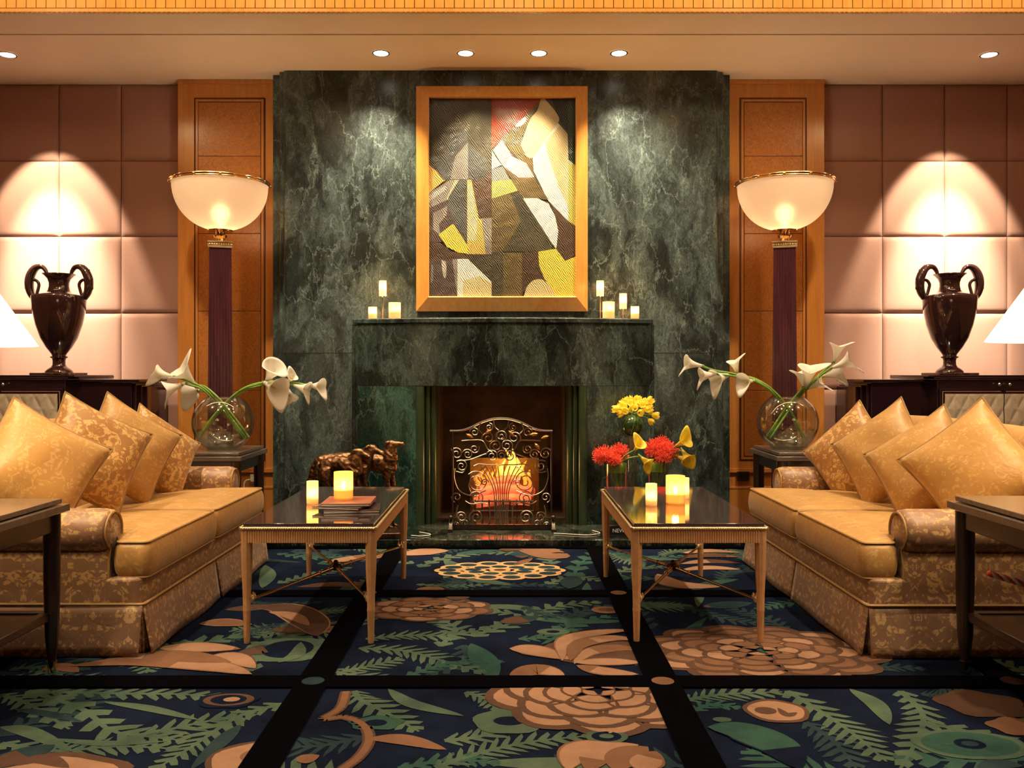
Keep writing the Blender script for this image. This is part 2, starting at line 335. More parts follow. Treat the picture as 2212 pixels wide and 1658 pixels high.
# ================================================================ THE ROOM
CEIL = 3.27; DW = 6.615
b=MB(); b.box(-4.7,4.7,-2.1,6.9,-.12,-.012); struct('floor', b, m_['groove'])
b=MB(); b.box(-4.7,4.7,5.29,5.622,CEIL,CEIL+.1); b.box(-4.7,4.7,5.638,6.9,CEIL,CEIL+.1); b.box(-4.7,4.7,5.622,5.638,CEIL+.012,CEIL+.1,1)
b.box(-4.7,4.7,-2.1,5.29,3.78,3.9); struct('ceiling', b, [m_['ceiling'],m_['groove']])
b=MB(); b.box(-4.7,4.7,5.29,5.34,CEIL+.1,3.78); b.box(-4.7,4.7,5.268,5.292,CEIL-.002,CEIL+.018)
n=int(9.4/.060)
for i in range(n):
    x=-4.7+i*.060; b.box(x,x+.055,5.272,5.292,CEIL+.024,CEIL+.14)
b.box(-4.7,4.7,5.282,5.3,CEIL+.0,CEIL+.3,1)
for i in range(int(9.4/.03)):
    x=-4.7+i*.03; b.box(x,x+.012,5.270,5.29,CEIL-.006,CEIL-.001)
struct('trim_1', b, [m_['fascia'],plain('dentil gap',(.16,.06,.012),.7)], weld=False)
# back wall with padded panels
def padded(x0,x1,seams,b):
    zs=[-.012,.395,.97,1.544,2.122,2.692,CEIL]
    for i in range(len(seams)-1):
        for k in range(len(zs)-1):
            a0,a1,c0,c1=seams[i],seams[i+1],zs[k],zs[k+1]
            def fn(u,v):
                # samples crowded towards the rim, so the pad rolls over at its seams
                s=lambda t:.5-.5*math.cos(PI*t)
                U,V=s(u),s(v); e=lambda t:(1-abs(2*t-1)**22)
                h=.014*(e(U)*e(V))**.6+.003*math.sin(PI*U)*math.sin(PI*V)
                return (a0+.002+(a1-a0-.004)*U, DW-h, c0+.002+(c1-c0-.004)*V)
            b.grid(fn,12,12)
b=MB(); b.box(-4.7,-1.55,DW+.002,6.9,-.012,CEIL,1); b.box(1.5,4.7,DW+.002,6.9,-.012,CEIL,1)
SL=[(128-CX)*DW/F-.466*k for k in range(3,-1,-1)]+[(262-CX)*DW/F,-2.42]; SR=[2.36]+[(x-CX)*DW/F for x in (1906,2040,2175)]+[4.24,4.7]
SL=[s for s in SL if s>-4.7]; SL=[-4.7]+SL
padded(0,0,SL,b); padded(0,0,SR,b)
struct('wall_back', b, [m_['wallfab'],m_['wallgap']], weld=False, smooth=60)
b=MB(); b.box(-4.8,-4.7,-2.1,6.9,-.012,3.9); struct('wall_left',b,m_['wallfab'])
b=MB(); b.box(4.7,4.8,-2.1,6.9,-.012,3.9); struct('wall_right',b,m_['wallfab'])
b=MB(); b.box(-4.7,4.7,-2.2,-2.1,-.012,3.9); struct('wall_front',b,m_['sycamore'])
# pilasters with burl panels
def pilaster(name,x0,x1,in0,in1):
    b=MB(); y=6.5
    b.box(x0,x1,y,DW+.05,-.012,CEIL)
    b.box(in0,in1,y-.004,y+.01,.44,3.135,2)                       # thin moulding line
    b.box(in0+.012,in1-.012,y-.008,y+.01,.452,3.123)
    b.box(in0+.03,in1-.03,y-.010,y+.01,.47,3.105,2)
    zs=[.475,.962,1.55,2.125,2.70,3.10]
    for k in range(5): b.box(in0+.034,in1-.034,y-.012,y+.01,zs[k]+.002,zs[k+1]-.002,1)
    b.box(x0-.0,x1+.0,y-.022,y+.01,.355,.385); b.box(x0,x1,y-.016,y+.01,.0,.24)
    b.box(x0,x1,y-.020,y+.01,.235,.252); b.box(x0,x1,y-.01,y+.01,CEIL-.03,CEIL,0)
    return struct(name,b,[m_['sycamore'],m_['burl'],m_['line']],bevel=.002,seg=1)
pilaster('trim_2',-2.452,-1.70,-2.33,-1.80); pilaster('trim_3',1.61,2.352,1.72,2.22)
# marble chimney breast
def rc(x0,x1,y0,y1,r,n=5):      # plan outline with the two front corners rounded
    P=[(x1,y1),(x0,y1)]
    for k in range(n+1):
        a=PI+PI/2*k/n; P.append((x0+r+r*math.cos(a), y0+r+r*math.sin(a)))
    for k in range(n+1):
        a=1.5*PI+PI/2*k/n; P.append((x1-r+r*math.cos(a), y0+r+r*math.sin(a)))
    return P
b=MB()
XL,XR,DM=-1.645,1.535,6.3
b.prism(rc(-1.62,-.70,DM,6.86,.03)[::-1],-.012,CEIL)
b.prism(rc(.62,1.52,DM,6.86,.03)[::-1],-.012,CEIL)
b.box(-.72,.64,DM,6.86,1.03,CEIL)
b.prism(rc(-1.655,-1.60,DM+.03,6.86,.012)[::-1],-.012,CEIL-.002); b.prism(rc(1.50,1.56,DM+.03,6.86,.012)[::-1],-.012,CEIL-.002)
b.box(-1.715,-1.64,DM+.09,6.86,-.012,CEIL-.003); b.box(1.55,1.62,DM+.09,6.86,-.012,CEIL-.003)
b.box(-1.62,-1.12,DM-.0012,DM+.01,1.236,1.239,1); b.box(1.05,1.52,DM-.0012,DM+.01,1.236,1.239,1)
b.box(-.72,-.717,DM-.0012,DM+.01,3.08,CEIL,1)
struct('wall_chimney', b, [m_['marble'],m_['groove']])
# ---------------------------------------------------------------- fireplace
fp=thing('fireplace','green marble bow-fronted fireplace surround with raised hearth below the abstract painting','fireplace',(-.035,6.0,0))
def L(x,y,z): return (x+.035,y-6.0,z)
def bow(xa,xb,front,back,n=24):
    P=[]
    for k in range(n+1):
        x=xa+(xb-xa)*k/n; t=(x+.035)/1.08; P.append((x+.035,front+.16*t*t-6.0))
    return P+[(xb+.035,back-6.0),(xa+.035,back-6.0)]
b=MB(); b.prism(bow(-1.065,-.036,6.0,6.29),1.004,1.435); b.prism(bow(-.034,.998,6.0,6.29),1.004,1.435); obj('lintel',b,m_['marble2'],fp,smooth=20)
b=MB(); b.prism(bow(-1.09,1.02,5.985,6.29),1.437,1.472); obj('mantel_shelf',b,m_['marble2'],fp,bevel=.006,smooth=20)
b=MB(); b.prism(bow(-1.065,-.636,6.0,6.29),.045,1.002); obj('jamb',b,m_['marble3'],fp,smooth=20)
b=MB(); b.prism(bow(.549,.998,6.0,6.29),.045,1.002); obj('jamb',b,m_['marble2'],fp,smooth=20)
for s,x in ((-1,-1.082),(1,1.015)):
    b=MB()
    for k in range(2): b.tube([L(x-s*.022*k,6.165-.008*k,.045),L(x-s*.022*k,6.165-.008*k,1.434)],.016,10)
    obj('corner_moulding',b,m_['marble2'],fp)
for s,x0 in ((1,-.636),(-1,.549)):
    b=MB()
    for k,(dx,dy,r) in enumerate(((.03,6.05,.03),(.075,6.10,.02),(.11,6.14,.024))):
        b.tube([L(x0+s*dx,dy,.045),L(x0+s*dx,dy,1.0)],r,16)
    xa,xb=sorted((x0+s*.0,x0+s*.135)); b.box(xa+.035,xb+.035,.14,.29,.045,1.0)
    obj('inner_moulding',b,m_['bronzegreen'],fp)
b=MB()
b.box(-.50+.035,.41+.035,.80,.84,.03,1.02); b.box(-.66+.035,-.50+.035,.29,.84,.03,1.02); b.box(.41+.035,.57+.035,.29,.84,.03,1.02); b.box(-.6,.6,.27,.84,1.004,1.03); b.box(-.56,.56,.29,.84,.0,.05)
obj('firebox',b,m_['soot'],fp)
b=MB(); b.box(-1.54+.035,-.036,-.5,.29,-.011,.045); b.box(.0,1.50+.035,-.5,.29,-.011,.045); b.box(-.036,.0,-.499,.29,-.011,.0445)
obj('hearth',b,m_['hearth'],fp,bevel=.004)
# grate with logs and flames
gr=thing('fire_grate','black iron fire basket holding glowing logs and flames inside the fireplace','fire basket',(-.035,6.42,.05))
b=MB()
for k in range(9): x=-.2+k*.05; b.tube([(x,-.11,.0),(x,-.12,.13)],.006,6); b.tube([(x,-.12,.05),(x,.12,.05)],.005,6)
for z in (.05,.12): b.tube([(-.22,-.12,z),(.22,-.12,z)],.007,6); b.tube([(-.22,-.12,z),(-.24,.12,z)],.006,6); b.tube([(.22,-.12,z),(.24,.12,z)],.006,6)
obj('basket',b,m_['iron'],gr)
b=MB(); b.box(-.25,.27,.20,.212,-.01,.40); obj('glow_reflector',b,plain('brass fireback',(.60,.40,.10),.42,metal=.9,c2=(.30,.17,.04),scale=9,bmp=.5),gr)  # brass panel added behind the logs to reflect a fire glow
logm=emit('ember log',(1.0,.16,.06),.9,c2=(.22,.02,.008),scale=14); 
rnd=random.Random(3)
for k,(x0,y0,z0,x1,y1,z1,r) in enumerate(((-.21,-.06,.10,.2,-.05,.12,.042),(-.2,.05,.10,.21,.06,.11,.045),(-.17,-.03,.18,.13,.05,.20,.038),(-.02,.04,.19,.22,-.04,.17,.036),(-.1,0,.24,.12,.02,.26,.03))):
    b=MB(); P=crom([(x0,y0,z0),((x0+x1)/2,(y0+y1)/2+.01,(z0+z1)/2+.012),(x1,y1,z1)],10); b.tube(P,[r*(.9+.2*rnd.random()) for _ in P],10); obj('log',b,logm,gr,smooth=60)
flm=emit('fire flame',(1.0,.42,.06),.6,c2=(1.0,.22,.03),scale=8); flh=emit('hot flame',(1.0,.62,.14),.8)
for k in range(11):
    x=-.19+k*.038; h=.13+.16*math.exp(-((x-.06)/.1)**2)+.04*rnd.random(); b=MB(); sw=rnd.uniform(-.02,.02)
    P=crom([(x,.02,.17),(x+sw,.03,.17+h*.35),(x-sw,.02,.17+h*.7),(x+sw*1.6,.03,.17+h)],12); n=len(P)
    b.tube(P,[.026*math.sin(PI*min(1,(.18+.82*i/(n-1))))**.8+.001 for i in range(n)],8,flat=.5); obj('flame',b,flh if abs(x-.06)<.08 else flm,gr,smooth=80)
light('fire_light','POINT',(-.0,6.30,.42),4,(1.0,.50,.16),shadow_soft_size=.10)
# ---------------------------------------------------------------- fire screen
fs=thing('fire_screen','wrought iron fire screen with scrolling tree pattern and arched top rail before the fire','fire screen',(-.045,5.86,.045))
S=5.86/F*.2653
def sc(x,y): return ((x-762)*S, 0, (1218-y)*S)     # drawing units of the ironwork -> metres
def scz(p): return [(a,0,c) for a,_,c in p]
b=MB()
top=crom([sc(345,415),sc(430,412),sc(500,392),sc(600,345),sc(690,318),sc(762,312),sc(834,318),sc(925,345),sc(1024,392),sc(1094,412),sc(1180,415)],48)
b.tube(top,.0075,8); obj('top_rail',b,m_['ironlight'],fs)
b=MB()
for x in (368,1172):
    b.tube([sc(x,418),sc(x,1235)],.006,8)
    for y in (565,957): b.tube([sc(x-16,y),sc(x+8,y)],.004,6)
b.tube([sc(360,1215),sc(1180,1215)],.007,8); b.box(sc(350,0)[0],sc(1192,0)[0],-.012,.012,sc(0,1268)[2]+.045,sc(0,1225)[2]+.04)
obj('frame',b,m_['iron'],fs)
for x in (355,1185):
    b=MB(); X=sc(x,0)[0]; b.box(X-.016,X+.016,-.11,.06,0,.022); b.prism([(-.1,.02),(.03,.02),(.012,.075),(-.012,.075),(-.05,.045)],X-.013,X+.013,axis='x'); b.ball((X,-.03,.085),.016,10,8)
    obj('foot',b,m_['iron'],fs,bevel=.003)
def spiral(cx,cy,r,turns=1.6,a0=0,d=1,n=34,inner=.18):
    P=[]
    for i in range(n+1):
        t=i/n; rr=r*(1-(1-inner)*t); a=a0+d*2*PI*turns*t; P.append((cx+rr*math.cos(a),cy-rr*math.sin(a)))
    return P
cur=[]
def both(fn):
    for s in (1,-1):
        cur.append([((x-762)*s+762,y) for x,y in fn])
for cx,cy,r,tn,a,d in ((760,455,52,1.5,-1.2,1),(400,600,50,1.5,2.6,-1),(490,605,44,1.6,2.8,-1),(545,560,40,1.5,.5,-1),(655,470,52,1.5,3.5,-1),(718,535,52,1.6,3.8,-1),(665,385,34,1.5,1.5,-1),(545,425,40,1.4,3,-1),(690,620,52,1.7,3,-1),(440,700,50,1.5,2.2,-1),(565,830,92,2.0,2.4,-1),(630,835,30,1.5,0,1),(400,955,44,1.4,4.4,-1),(565,965,62,1.6,2.7,-1),(440,1115,46,1.6,3.2,-1),(560,1115,60,1.7,3.6,-1),(470,1165,34,1.4,5,-1),(390,1180,26,1.3,0,1)):
    both(spiral(cx,cy,r,tn,a,d))
cur.append(spiral(762,612,46,1.8,0,1))
for P in ([(440,495),(520,490),(610,495),(650,560),(690,590)],[(400,660),(500,650),(560,630),(640,600)],[(540,700),(580,685),(650,690),(700,690),(762,692)],[(470,985),(520,1010),(600,1000),(660,1020),(670,1120),(650,1200)],[(385,720),(380,800),(420,900),(520,940),(640,900)],[(410,1020),(400,1090),(430,1160)],[(600,345),(580,400),(610,440)],[(700,330),(710,380),(740,410)],[(640,700),(560,760),(500,850),(520,930)],[(395,745),(450,752),(480,700)]):
    both([(p.x,p.y) for p in crom([(x,y,0) for x,y in P],16)])
b=MB()
for P in cur: b.tube([sc(x,y) for x,y in P],.0038,5)
obj('scrollwork',b,m_['ironscroll'],fs)
b=MB()
for i,(xb,xt) in enumerate(((715,600),(730,640),(745,690),(757,735),(770,790),(783,835),(798,885),(812,925))):
    P=crom([sc(xb,1210),sc(xb+(xt-xb)*.04,1050),sc(xb+(xt-xb)*.12,900),sc(xb+(xt-xb)*.5,790),sc(xt,700)],20); b.tube(P,.004,6)
obj('sheaf',b,m_['ironscroll'],fs)
for x,y,a in ((505,455,-.5),(660,420,.6),(845,435,2.4),(1030,440,.1),(1120,465,.3),(1055,540,-.9)):
    b=MB(); 
    def lf(u,v):
        t=u; w_=30*math.sin(PI*t)**.8*(1+.15*math.sin(t*22)); px=(t-.5)*72; py=(v-.5)*w_
        X,_,Z=sc(x+px*math.cos(a)-py*math.sin(a), y-px*math.sin(a)-py*math.cos(a)); return (X,-.006-.006*math.sin(PI*t)+.010*abs(v-.5),Z)
    b.grid(lf,14,4); obj('leaf',b,m_['goldleaf'],fs,solid=.0015)
mm=bpy.data.materials.new('fine wire mesh'); mm.use_nodes=True; nt=mm.node_tree; nt.nodes.clear()
o_=nt.nodes.new('ShaderNodeOutputMaterial'); tr=nt.nodes.new('ShaderNodeBsdfTransparent'); df=nt.nodes.new('ShaderNodeBsdfPrincipled'); df.inputs['Base Color'].default_value=(.20,.13,.06,1); df.inputs['Roughness'].default_value=.5; df.inputs['Metallic'].default_value=.5
mx=nt.nodes.new('ShaderNodeMixShader'); tx=nn(nt,'ShaderNodeTexVoronoi',Scale=260.0,feature='DISTANCE_TO_EDGE'); nt.links.new(coords(nt),tx.inputs['Vector'])
nt.links.new(ramp(nt,tx.outputs[0],[(.02,(.6,.6,.6)),(.06,(.03,.03,.03))]),mx.inputs[0]); nt.links.new(tr.outputs[0],mx.inputs[1]); nt.links.new(df.outputs[0],mx.inputs[2]); nt.links.new(mx.outputs[0],o_.inputs[0])
b=MB(); vs=[]; n=len(top); 
for p in top[2:-2]: vs+= [(p.x,.009,sc(0,1222)[2]),(p.x,.009,p.z-.004)]
k=len(vs)//2; b.add(vs,[(2*i,2*i+2,2*i+3,2*i+1) for i in range(k-1)]); obj('mesh_panel',b,mm,fs,weld=False)
# ================================================================ CARPET
random.seed(11)
cm=[]   # 0 navy ground,1 strip,2 grey green,3 teal,4 peach,5 peach dark,6 brown,7 slate,8 gold
def carp(name,c1,c2):
    m,nt,bb=M(name); bb.inputs['Roughness'].default_value=.95; bb.inputs['Specular IOR Level'].default_value=.02
    t=nn(nt,'ShaderNodeTexNoise',Scale=2.6,Detail=6.0,Roughness=.65); nt.links.new(coords(nt),t.inputs['Vector'])
    nt.links.new(ramp(nt,t.outputs[0],[(.36,c2),(.64,c1)]),bb.inputs['Base Color'])
    f=nn(nt,'ShaderNodeTexNoise',Scale=330.0,Detail=2.0); nt.links.new(coords(nt),f.inputs['Vector']); bump(nt,bb,f.outputs[0],.5,.004); return m
cm=[carp('carpet navy',(.008,.013,.032),(.004,.006,.014)),carp('carpet black strip',(.0008,.0008,.002),(.0005,.0005,.001)),carp('carpet grey green',(.085,.125,.085),(.035,.062,.048)),
    carp('carpet teal',(.038,.09,.068),(.018,.046,.042)),carp('carpet peach',(.33,.19,.12),(.22,.125,.08)),carp('carpet peach dark',(.10,.055,.038),(.065,.036,.026)),
    carp('carpet brown',(.19,.10,.06),(.13,.066,.04)),carp('carpet slate',(.028,.05,.055),(.012,.024,.032)),carp('carpet gold',(.55,.36,.17),(.42,.26,.12))]
cb=MB()
XS=[-.689+1.237*k for k in range(-3,5)]; YS=[3.094-1.237*4+1.237*k for k in range(0,7)]; YS[-1]=min(YS[-1],5.49)
HW=.057
def clip(poly,x0,x1,y0,y1):
    def cut(P,ins,inter):
        out=[]
        for i in range(len(P)):
            a,c=P[i-1],P[i]
            if ins(c):
                if not ins(a): out.append(inter(a,c))
                out.append(c)
            elif ins(a): out.append(inter(a,c))
        return out
    def ix(v): return lambda a,c:(v,a[1]+(c[1]-a[1])*(v-a[0])/((c[0]-a[0]) or 1e-9))
    def iy(v): return lambda a,c:(a[0]+(c[0]-a[0])*(v-a[1])/((c[1]-a[1]) or 1e-9),v)
    for ins,it in ((lambda p:p[0]>=x0,ix(x0)),(lambda p:p[0]<=x1,ix(x1)),(lambda p:p[1]>=y0,iy(y0)),(lambda p:p[1]<=y1,iy(y1))):
        if len(poly)<3: return []
        poly=cut(poly,ins,it)
    return poly
cell=[0,0,0,0]; zc=[0]; lc=[0]
def poly(P,mat,layer):
    P=clip([(p[0],p[1]) for p in P],*cell)
    if len(P)<3: return
    a=sum(P[i-1][0]*P[i][1]-P[i][0]*P[i-1][1] for i in range(len(P)))
    if abs(a)<1e-6: return
    if a<0: P=P[::-1]
    zc[0]=(zc[0]+1)%38; z=.0004*layer+1e-5*zc[0]; cb.add([(p[0],p[1],z) for p in P],[tuple(range(len(P)))],mat)
def setcell(x,y):
    global cell
    i=max(k for k in range(len(XS)) if XS[k]<=x) if x>=XS[0] else 0; i=min(i,len(XS)-2)
    j=max([k for k in range(len(YS)) if YS[k]<=y] or [0]); j=min(j,len(YS)-2)
    top_=YS[j+1]-HW if j<len(YS)-2 else YS[j+1]+.0
    cell=[XS[i]+HW,XS[i+1]-HW,YS[j]+HW,top_]; return i,j
def fern(pts,w0,n,mat,layer,both_=True,lean=.95,stem=.011,taper=True,tooth=.68):
    n=max(6,int(n*.9)); P=crom(pts,n)
    for i in range(n):
        a,c=P[i],P[i+1]; t=(i+.5)/n; T=(c-a); l=T.length
        if l<1e-6: continue
        T/=l; N=Vector((-T.y,T.x,0)); s=stem*(1.15-t*.8); w_=w0*(math.sin(PI*(.12+.84*t))**.7 if taper else 1)*(.88+.24*random.random())
        poly([a-N*s,c-N*s,c+N*s,a+N*s],mat,layer)
        for sd in ((1,-1) if both_ else (1,)):
            q=N*sd; m0=a+q*s*.5; m1=a+T*l*tooth+q*s*.5; tip=a+q*w_+T*w_*lean; mid0=a+q*w_*.60+T*w_*lean*.50; mid1=m1+q*w_*.55+T*w_*lean*.46
            poly([m0,m1,mid1,tip,mid0],mat,layer)
def leaf(pts,w0,mat,layer,n=14,edge=None):
    if edge is not None:
        lc[0]=(lc[0]+1)%8; layer+=lc[0]*.9; leaf(pts,w0+.009,edge,layer,n); layer+=.4
    P=crom(pts,n); L_=[];R_=[]
    for i,p in enumerate(P):
        T=(P[min(i+1,n)]-P[max(i-1,0)]).normalized(); N=Vector((-T.y,T.x,0)); w_=w0*math.sin(PI*i/n)**.75; L_.append(p+N*w_); R_.append(p-N*w_)
    for i in range(n): poly([R_[i],R_[i+1],L_[i+1],L_[i]],mat,layer)
def disc(c,rx,ry,mat,layer,rot=0,n=24,wob=0):
    P=[]
    for k in range(n):
        a=2*PI*k/n; r=1+wob*math.sin(5*a+rot); P.append((c[0]+rx*r*math.cos(a)*math.cos(rot)-ry*r*math.sin(a)*math.sin(rot), c[1]+rx*r*math.cos(a)*math.sin(rot)+ry*r*math.sin(a)*math.cos(rot)))
    for k in range(n): poly([c,P[k],P[(k+1)%n]],mat,layer)
def rose(c,rx,ry,rings,mat,edge,layer,a0=.3,base=11):
    for k in range(rings):
        f=1-k/rings; n=max(4,int(base*(.35+.65*f))); A=a0+k*.9
        for i in range(n):
            a=A+2*PI*i/n; da=2*PI/n
            def arc(s,g):
                Q=[]
                for q in range(7):
                    t=q/6; an=a+da*(.5+(t-.5)*s); rr=f*(g*(1+.13*math.sin(PI*t))-.06)
                    Q.append((c[0]+rx*rr*math.cos(an), c[1]+ry*rr*math.sin(an)))
                return Q+[(c[0]+rx*f*.35*math.cos(a+da*.5), c[1]+ry*f*.35*math.sin(a+da*.5))]
            poly(arc(1.06,1.0),edge,layer+2*k); poly(arc(.84,.93),mat if (i+k)%3 else 4,layer+2*k+1)
def pf(*pp): return [fl(x,y) for x,y in pp]
# ground and strips
cell=[-4.7,4.7,-2.1,5.497]; poly([(-4.7,-2.1),(4.7,-2.1),(4.7,5.52),(-4.7,5.52)],0,0)
# a low undergrowth of fronds in every cell
for i in range(len(XS)-1):
    for j in range(1,len(YS)-1):
        x0,y0=XS[i],YS[j]; setcell(x0+.6,y0+.5)
        for k in range(20):
            x=random.uniform(x0-.1,x0+1.3); y=random.uniform(y0-.1,y0+1.3); a=random.uniform(0,2*PI); l=random.uniform(.3,.6); c=random.uniform(-.9,.9)
            p0=Vector((x,y,0)); p1=p0+Vector((math.cos(a),math.sin(a),0))*l*.5; p2=p1+Vector((math.cos(a+c),math.sin(a+c),0))*l*.5
            r=random.random()
            if r<.62: fern([p0,p1,p2],random.uniform(.06,.11),random.randint(8,13),random.choice((2,3,7,7,2)),1)
            elif r<.85: leaf([p0,p1,p2],random.uniform(.025,.055),random.choice((2,3,7)),2)
            else: leaf([p0,p1],.05,5,2,edge=7)
def F_(pts,w,n,mat=2,layer=3,**k):
    P=pf(*pts); m=P[len(P)//2]; q=P[0].lerp(P[-1],.5); setcell(q.x,q.y); fern(P,w,n,mat,layer,**k)
def LF(pts,w,mat=2,layer=4,edge=None):
    P=pf(*pts); q=P[0].lerp(P[-1],.5); setcell(q.x,q.y); leaf(P,w,mat,layer,edge=edge)
def C_(px,py): p=fl(px,py); setcell(p.x,p.y); return (p.x,p.y)
# nearest row, left
F_([(60,1492),(175,1530),(240,1578),(330,1592),(405,1600)],.075,13,2); LF([(222,1516),(320,1530),(432,1556)],.022,2)
F_([(110,1494),(260,1498),(400,1500),(540,1512)],.06,15,2); LF([(28,1532),(90,1540),(182,1560)],.02,7); LF([(105,1596),(220,1606),(362,1602)],.018,2,5)
F_([(0,1606),(120,1622),(250,1612),(392,1618)],.07,14,2); F_([(610,1520),(520,1545),(445,1592),(400,1622),(330,1665)],.075,14,2)
LF([(0,1570),(60,1580),(160,1625)],.03,2); F_([(0,1500),(60,1520),(150,1575)],.06,9,2); LF([(520,1565),(480,1600),(410,1665)],.028,7)
c=C_(494,1512); disc(c,.10,.075,0,6,wob=.08); disc(c,.085,.055,5,7); disc(c,.06,.042,0,8); disc((c[0]+.01,c[1]),.028,.02,4,9)
c=C_(95,1668); disc(c,.23,.12,5,6,wob=.06); disc(c,.19,.09,4,7,wob=.06); LF([(30,1655),(90,1640),(150,1660)],.03,5,8)
c=C_(545,1640); disc(c,.13,.12,5,6); disc(c,.115,.105,4,7,wob=.04); disc((c[0]+.02,c[1]+.02),.06,.05,6,8); disc((c[0]+.02,c[1]+.02),.03,.022,0,9)
# nearest row, middle
rp=[(748,1494),(735,1530),(700,1553),(745,1550),(786,1568),(797,1600),(776,1635),(740,1662)]; P=pf(*rp); setcell(P[3].x,P[3].y); Q=crom(P,34)
for k in range(34):
    T=(Q[k+1]-Q[k]).normalized(); N=Vector((-T.y,T.x,0)); w_=.020
    poly([Q[k]-N*w_,Q[k+1]-N*w_,Q[k+1]+N*w_,Q[k]+N*w_],5,6); poly([Q[k]-N*w_*.6,Q[k+1]-N*w_*.6,Q[k+1]+N*w_*.6,Q[k]+N*w_*.6],6,7)
LF([(795,1596),(870,1598),(965,1620)],.035,6,6); LF([(640,1645),(660,1640),(690,1632)],.03,6,6)
F_([(765,1492),(780,1512),(845,1545),(905,1580)],.08,10,2); LF([(838,1488),(890,1520),(1002,1547)],.03,2,5)
c=C_(812,1562); disc(c,.085,.055,3,6,wob=.12); disc(c,.035,.025,0,7)
F_([(940,1658),(1040,1625),(1150,1602),(1285,1588)],.07,15,2); F_([(960,1600),(1040,1590),(1110,1560),(1150,1520)],.075,11,2)
c=C_(1100,1558); disc(c,.115,.10,2,6,wob=.05); disc(c,.05,.035,0,7); 
F_([(1005,1495),(1050,1510),(1075,1535)],.05,7,2); F_([(860,1660),(980,1640),(1080,1650)],.05,9,3)
c=C_(1292,1493); rose(c,.37,.36,6,4,5,8,a0=.2,base=9)
c=C_(1310,1592); disc(c,.065,.05,2,8); disc(c,.045,.035,0,9); disc(c,.022,.016,2,10)
for pts in ([(1225,1665),(1250,1620),(1330,1608)],[(1270,1668),(1300,1625),(1380,1610)],[(1330,1668),(1350,1635),(1400,1615)],[(1385,1668),(1395,1648),(1418,1625)]): LF(pts,.045,4,7,edge=6)
# nearest row, right
c=C_(1677,1536); disc(c,.105,.10,5,6,wob=.03); disc(c,.09,.082,4,7,wob=.03); disc((c[0]-.035,c[1]),.035,.03,5,8); LF([(1680,1530),(1700,1545),(1722,1540)],.016,5,8)
LF([(1528,1572),(1600,1580),(1680,1612),(1730,1665)],.075,3,5,edge=0); LF([(1545,1578),(1620,1592),(1690,1630)],.03,2,7)
F_([(1480,1512),(1560,1500),(1690,1494)],.075,10,2); F_([(1500,1535),(1540,1520),(1600,1530)],.05,7,3)
F_([(1700,1492),(1785,1545),(1850,1590),(1915,1645)],.085,13,2); LF([(1835,1488),(1890,1520),(1922,1566)],.035,2,5)
F_([(1740,1560),(1800,1600),(1850,1660)],.08,9,7); F_([(1945,1492),(1992,1540),(1985,1590),(1945,1660)],.075,13,2)
F_([(1990,1500),(2040,1500),(2090,1490)],.07,9,7)
c=C_(2095,1608); disc(c,.165,.105,2,6,wob=.03); disc(c,.14,.085,3,7); disc(c,.045,.035,0,8); disc(c,.025,.018,7,9)
c=C_(2120,1520); disc(c,.14,.12,5,5,wob=.1); LF([(2110,1660),(2160,1650),(2210,1655)],.03,7,6)
c=C_(2200,1570); disc(c,.09,.07,6,6,wob=.1); c=C_(1560,1555); disc(c,.03,.02,2,6)
# second row, left
for pts in ([(150,1440),(300,1428),(460,1440),(545,1458)],[(260,1420),(380,1418),(500,1432)],[(340,1400),(420,1398),(520,1402)]): LF(pts,.055,4,5,edge=6)
LF([(440,1425),(500,1420),(552,1445)],.05,4,8,edge=5); LF([(400,1445),(470,1440),(530,1452)],.018,6,8)
LF([(550,1312),(620,1315),(672,1345),(685,1375)],.085,5,5,edge=4); LF([(580,1322),(630,1330),(668,1352)],.04,4,8); LF([(430,1348),(480,1345),(545,1350)],.05,6,5,edge=4)
c=C_(622,1402); disc(c,.17,.16,2,5,wob=.05); disc(c,.10,.11,0,6); LF([(600,1432),(640,1415),(650,1388)],.032,2,8)
F_([(540,1450),(560,1400),(620,1372),(690,1390)],.07,11,2); F_([(545,1300),(600,1305),(700,1300)],.05,9,7); c=C_(712,1360); disc(c,.07,.05,6,5,wob=.1)
# second row, middle
c=C_(925,1315); rose(c,.29,.20,4,6,5,6,a0=.1,base=9)
F_([(790,1380),(880,1372),(980,1372),(1080,1350)],.075,15,2); F_([(1020,1375),(1120,1340),(1200,1310),(1300,1300)],.085,14,2)
F_([(775,1400),(870,1405),(950,1425),(1050,1455)],.085,14,2); F_([(740,1450),(800,1438),(870,1422)],.07,8,2); F_([(880,1460),(940,1440),(1010,1425),(1090,1430)],.06,11,3)
c=C_(978,1424); disc(c,.035,.022,0,8); c=C_(1195,1365); disc(c,.07,.045,2,6); disc(c,.028,.018,0,7)
LF([(1100,1402),(1150,1405),(1235,1426)],.055,4,6,edge=6); LF([(1100,1462),(1160,1448),(1220,1460)],.05,4,6,edge=6)
c=C_(1300,1405); disc(c,.23,.17,5,5,wob=.04)
for pts in ([(1215,1430),(1220,1385),(1290,1368),(1370,1362)],[(1232,1430),(1250,1395),(1320,1380),(1385,1385)],[(1240,1435),(1270,1410),(1330,1400),(1385,1405)],[(1240,1432),(1310,1430),(1390,1432)],[(1245,1438),(1300,1450),(1380,1458)]): LF(pts,.036,4,7,edge=6)
F_([(1120,1380),(1180,1375),(1250,1345),(1320,1330)],.07,11,3); c=C_(1310,1318); disc(c,.07,.06,6,8); disc(c,.04,.03,5,9); F_([(1130,1310),(1180,1330),(1240,1330)],.06,8,7)
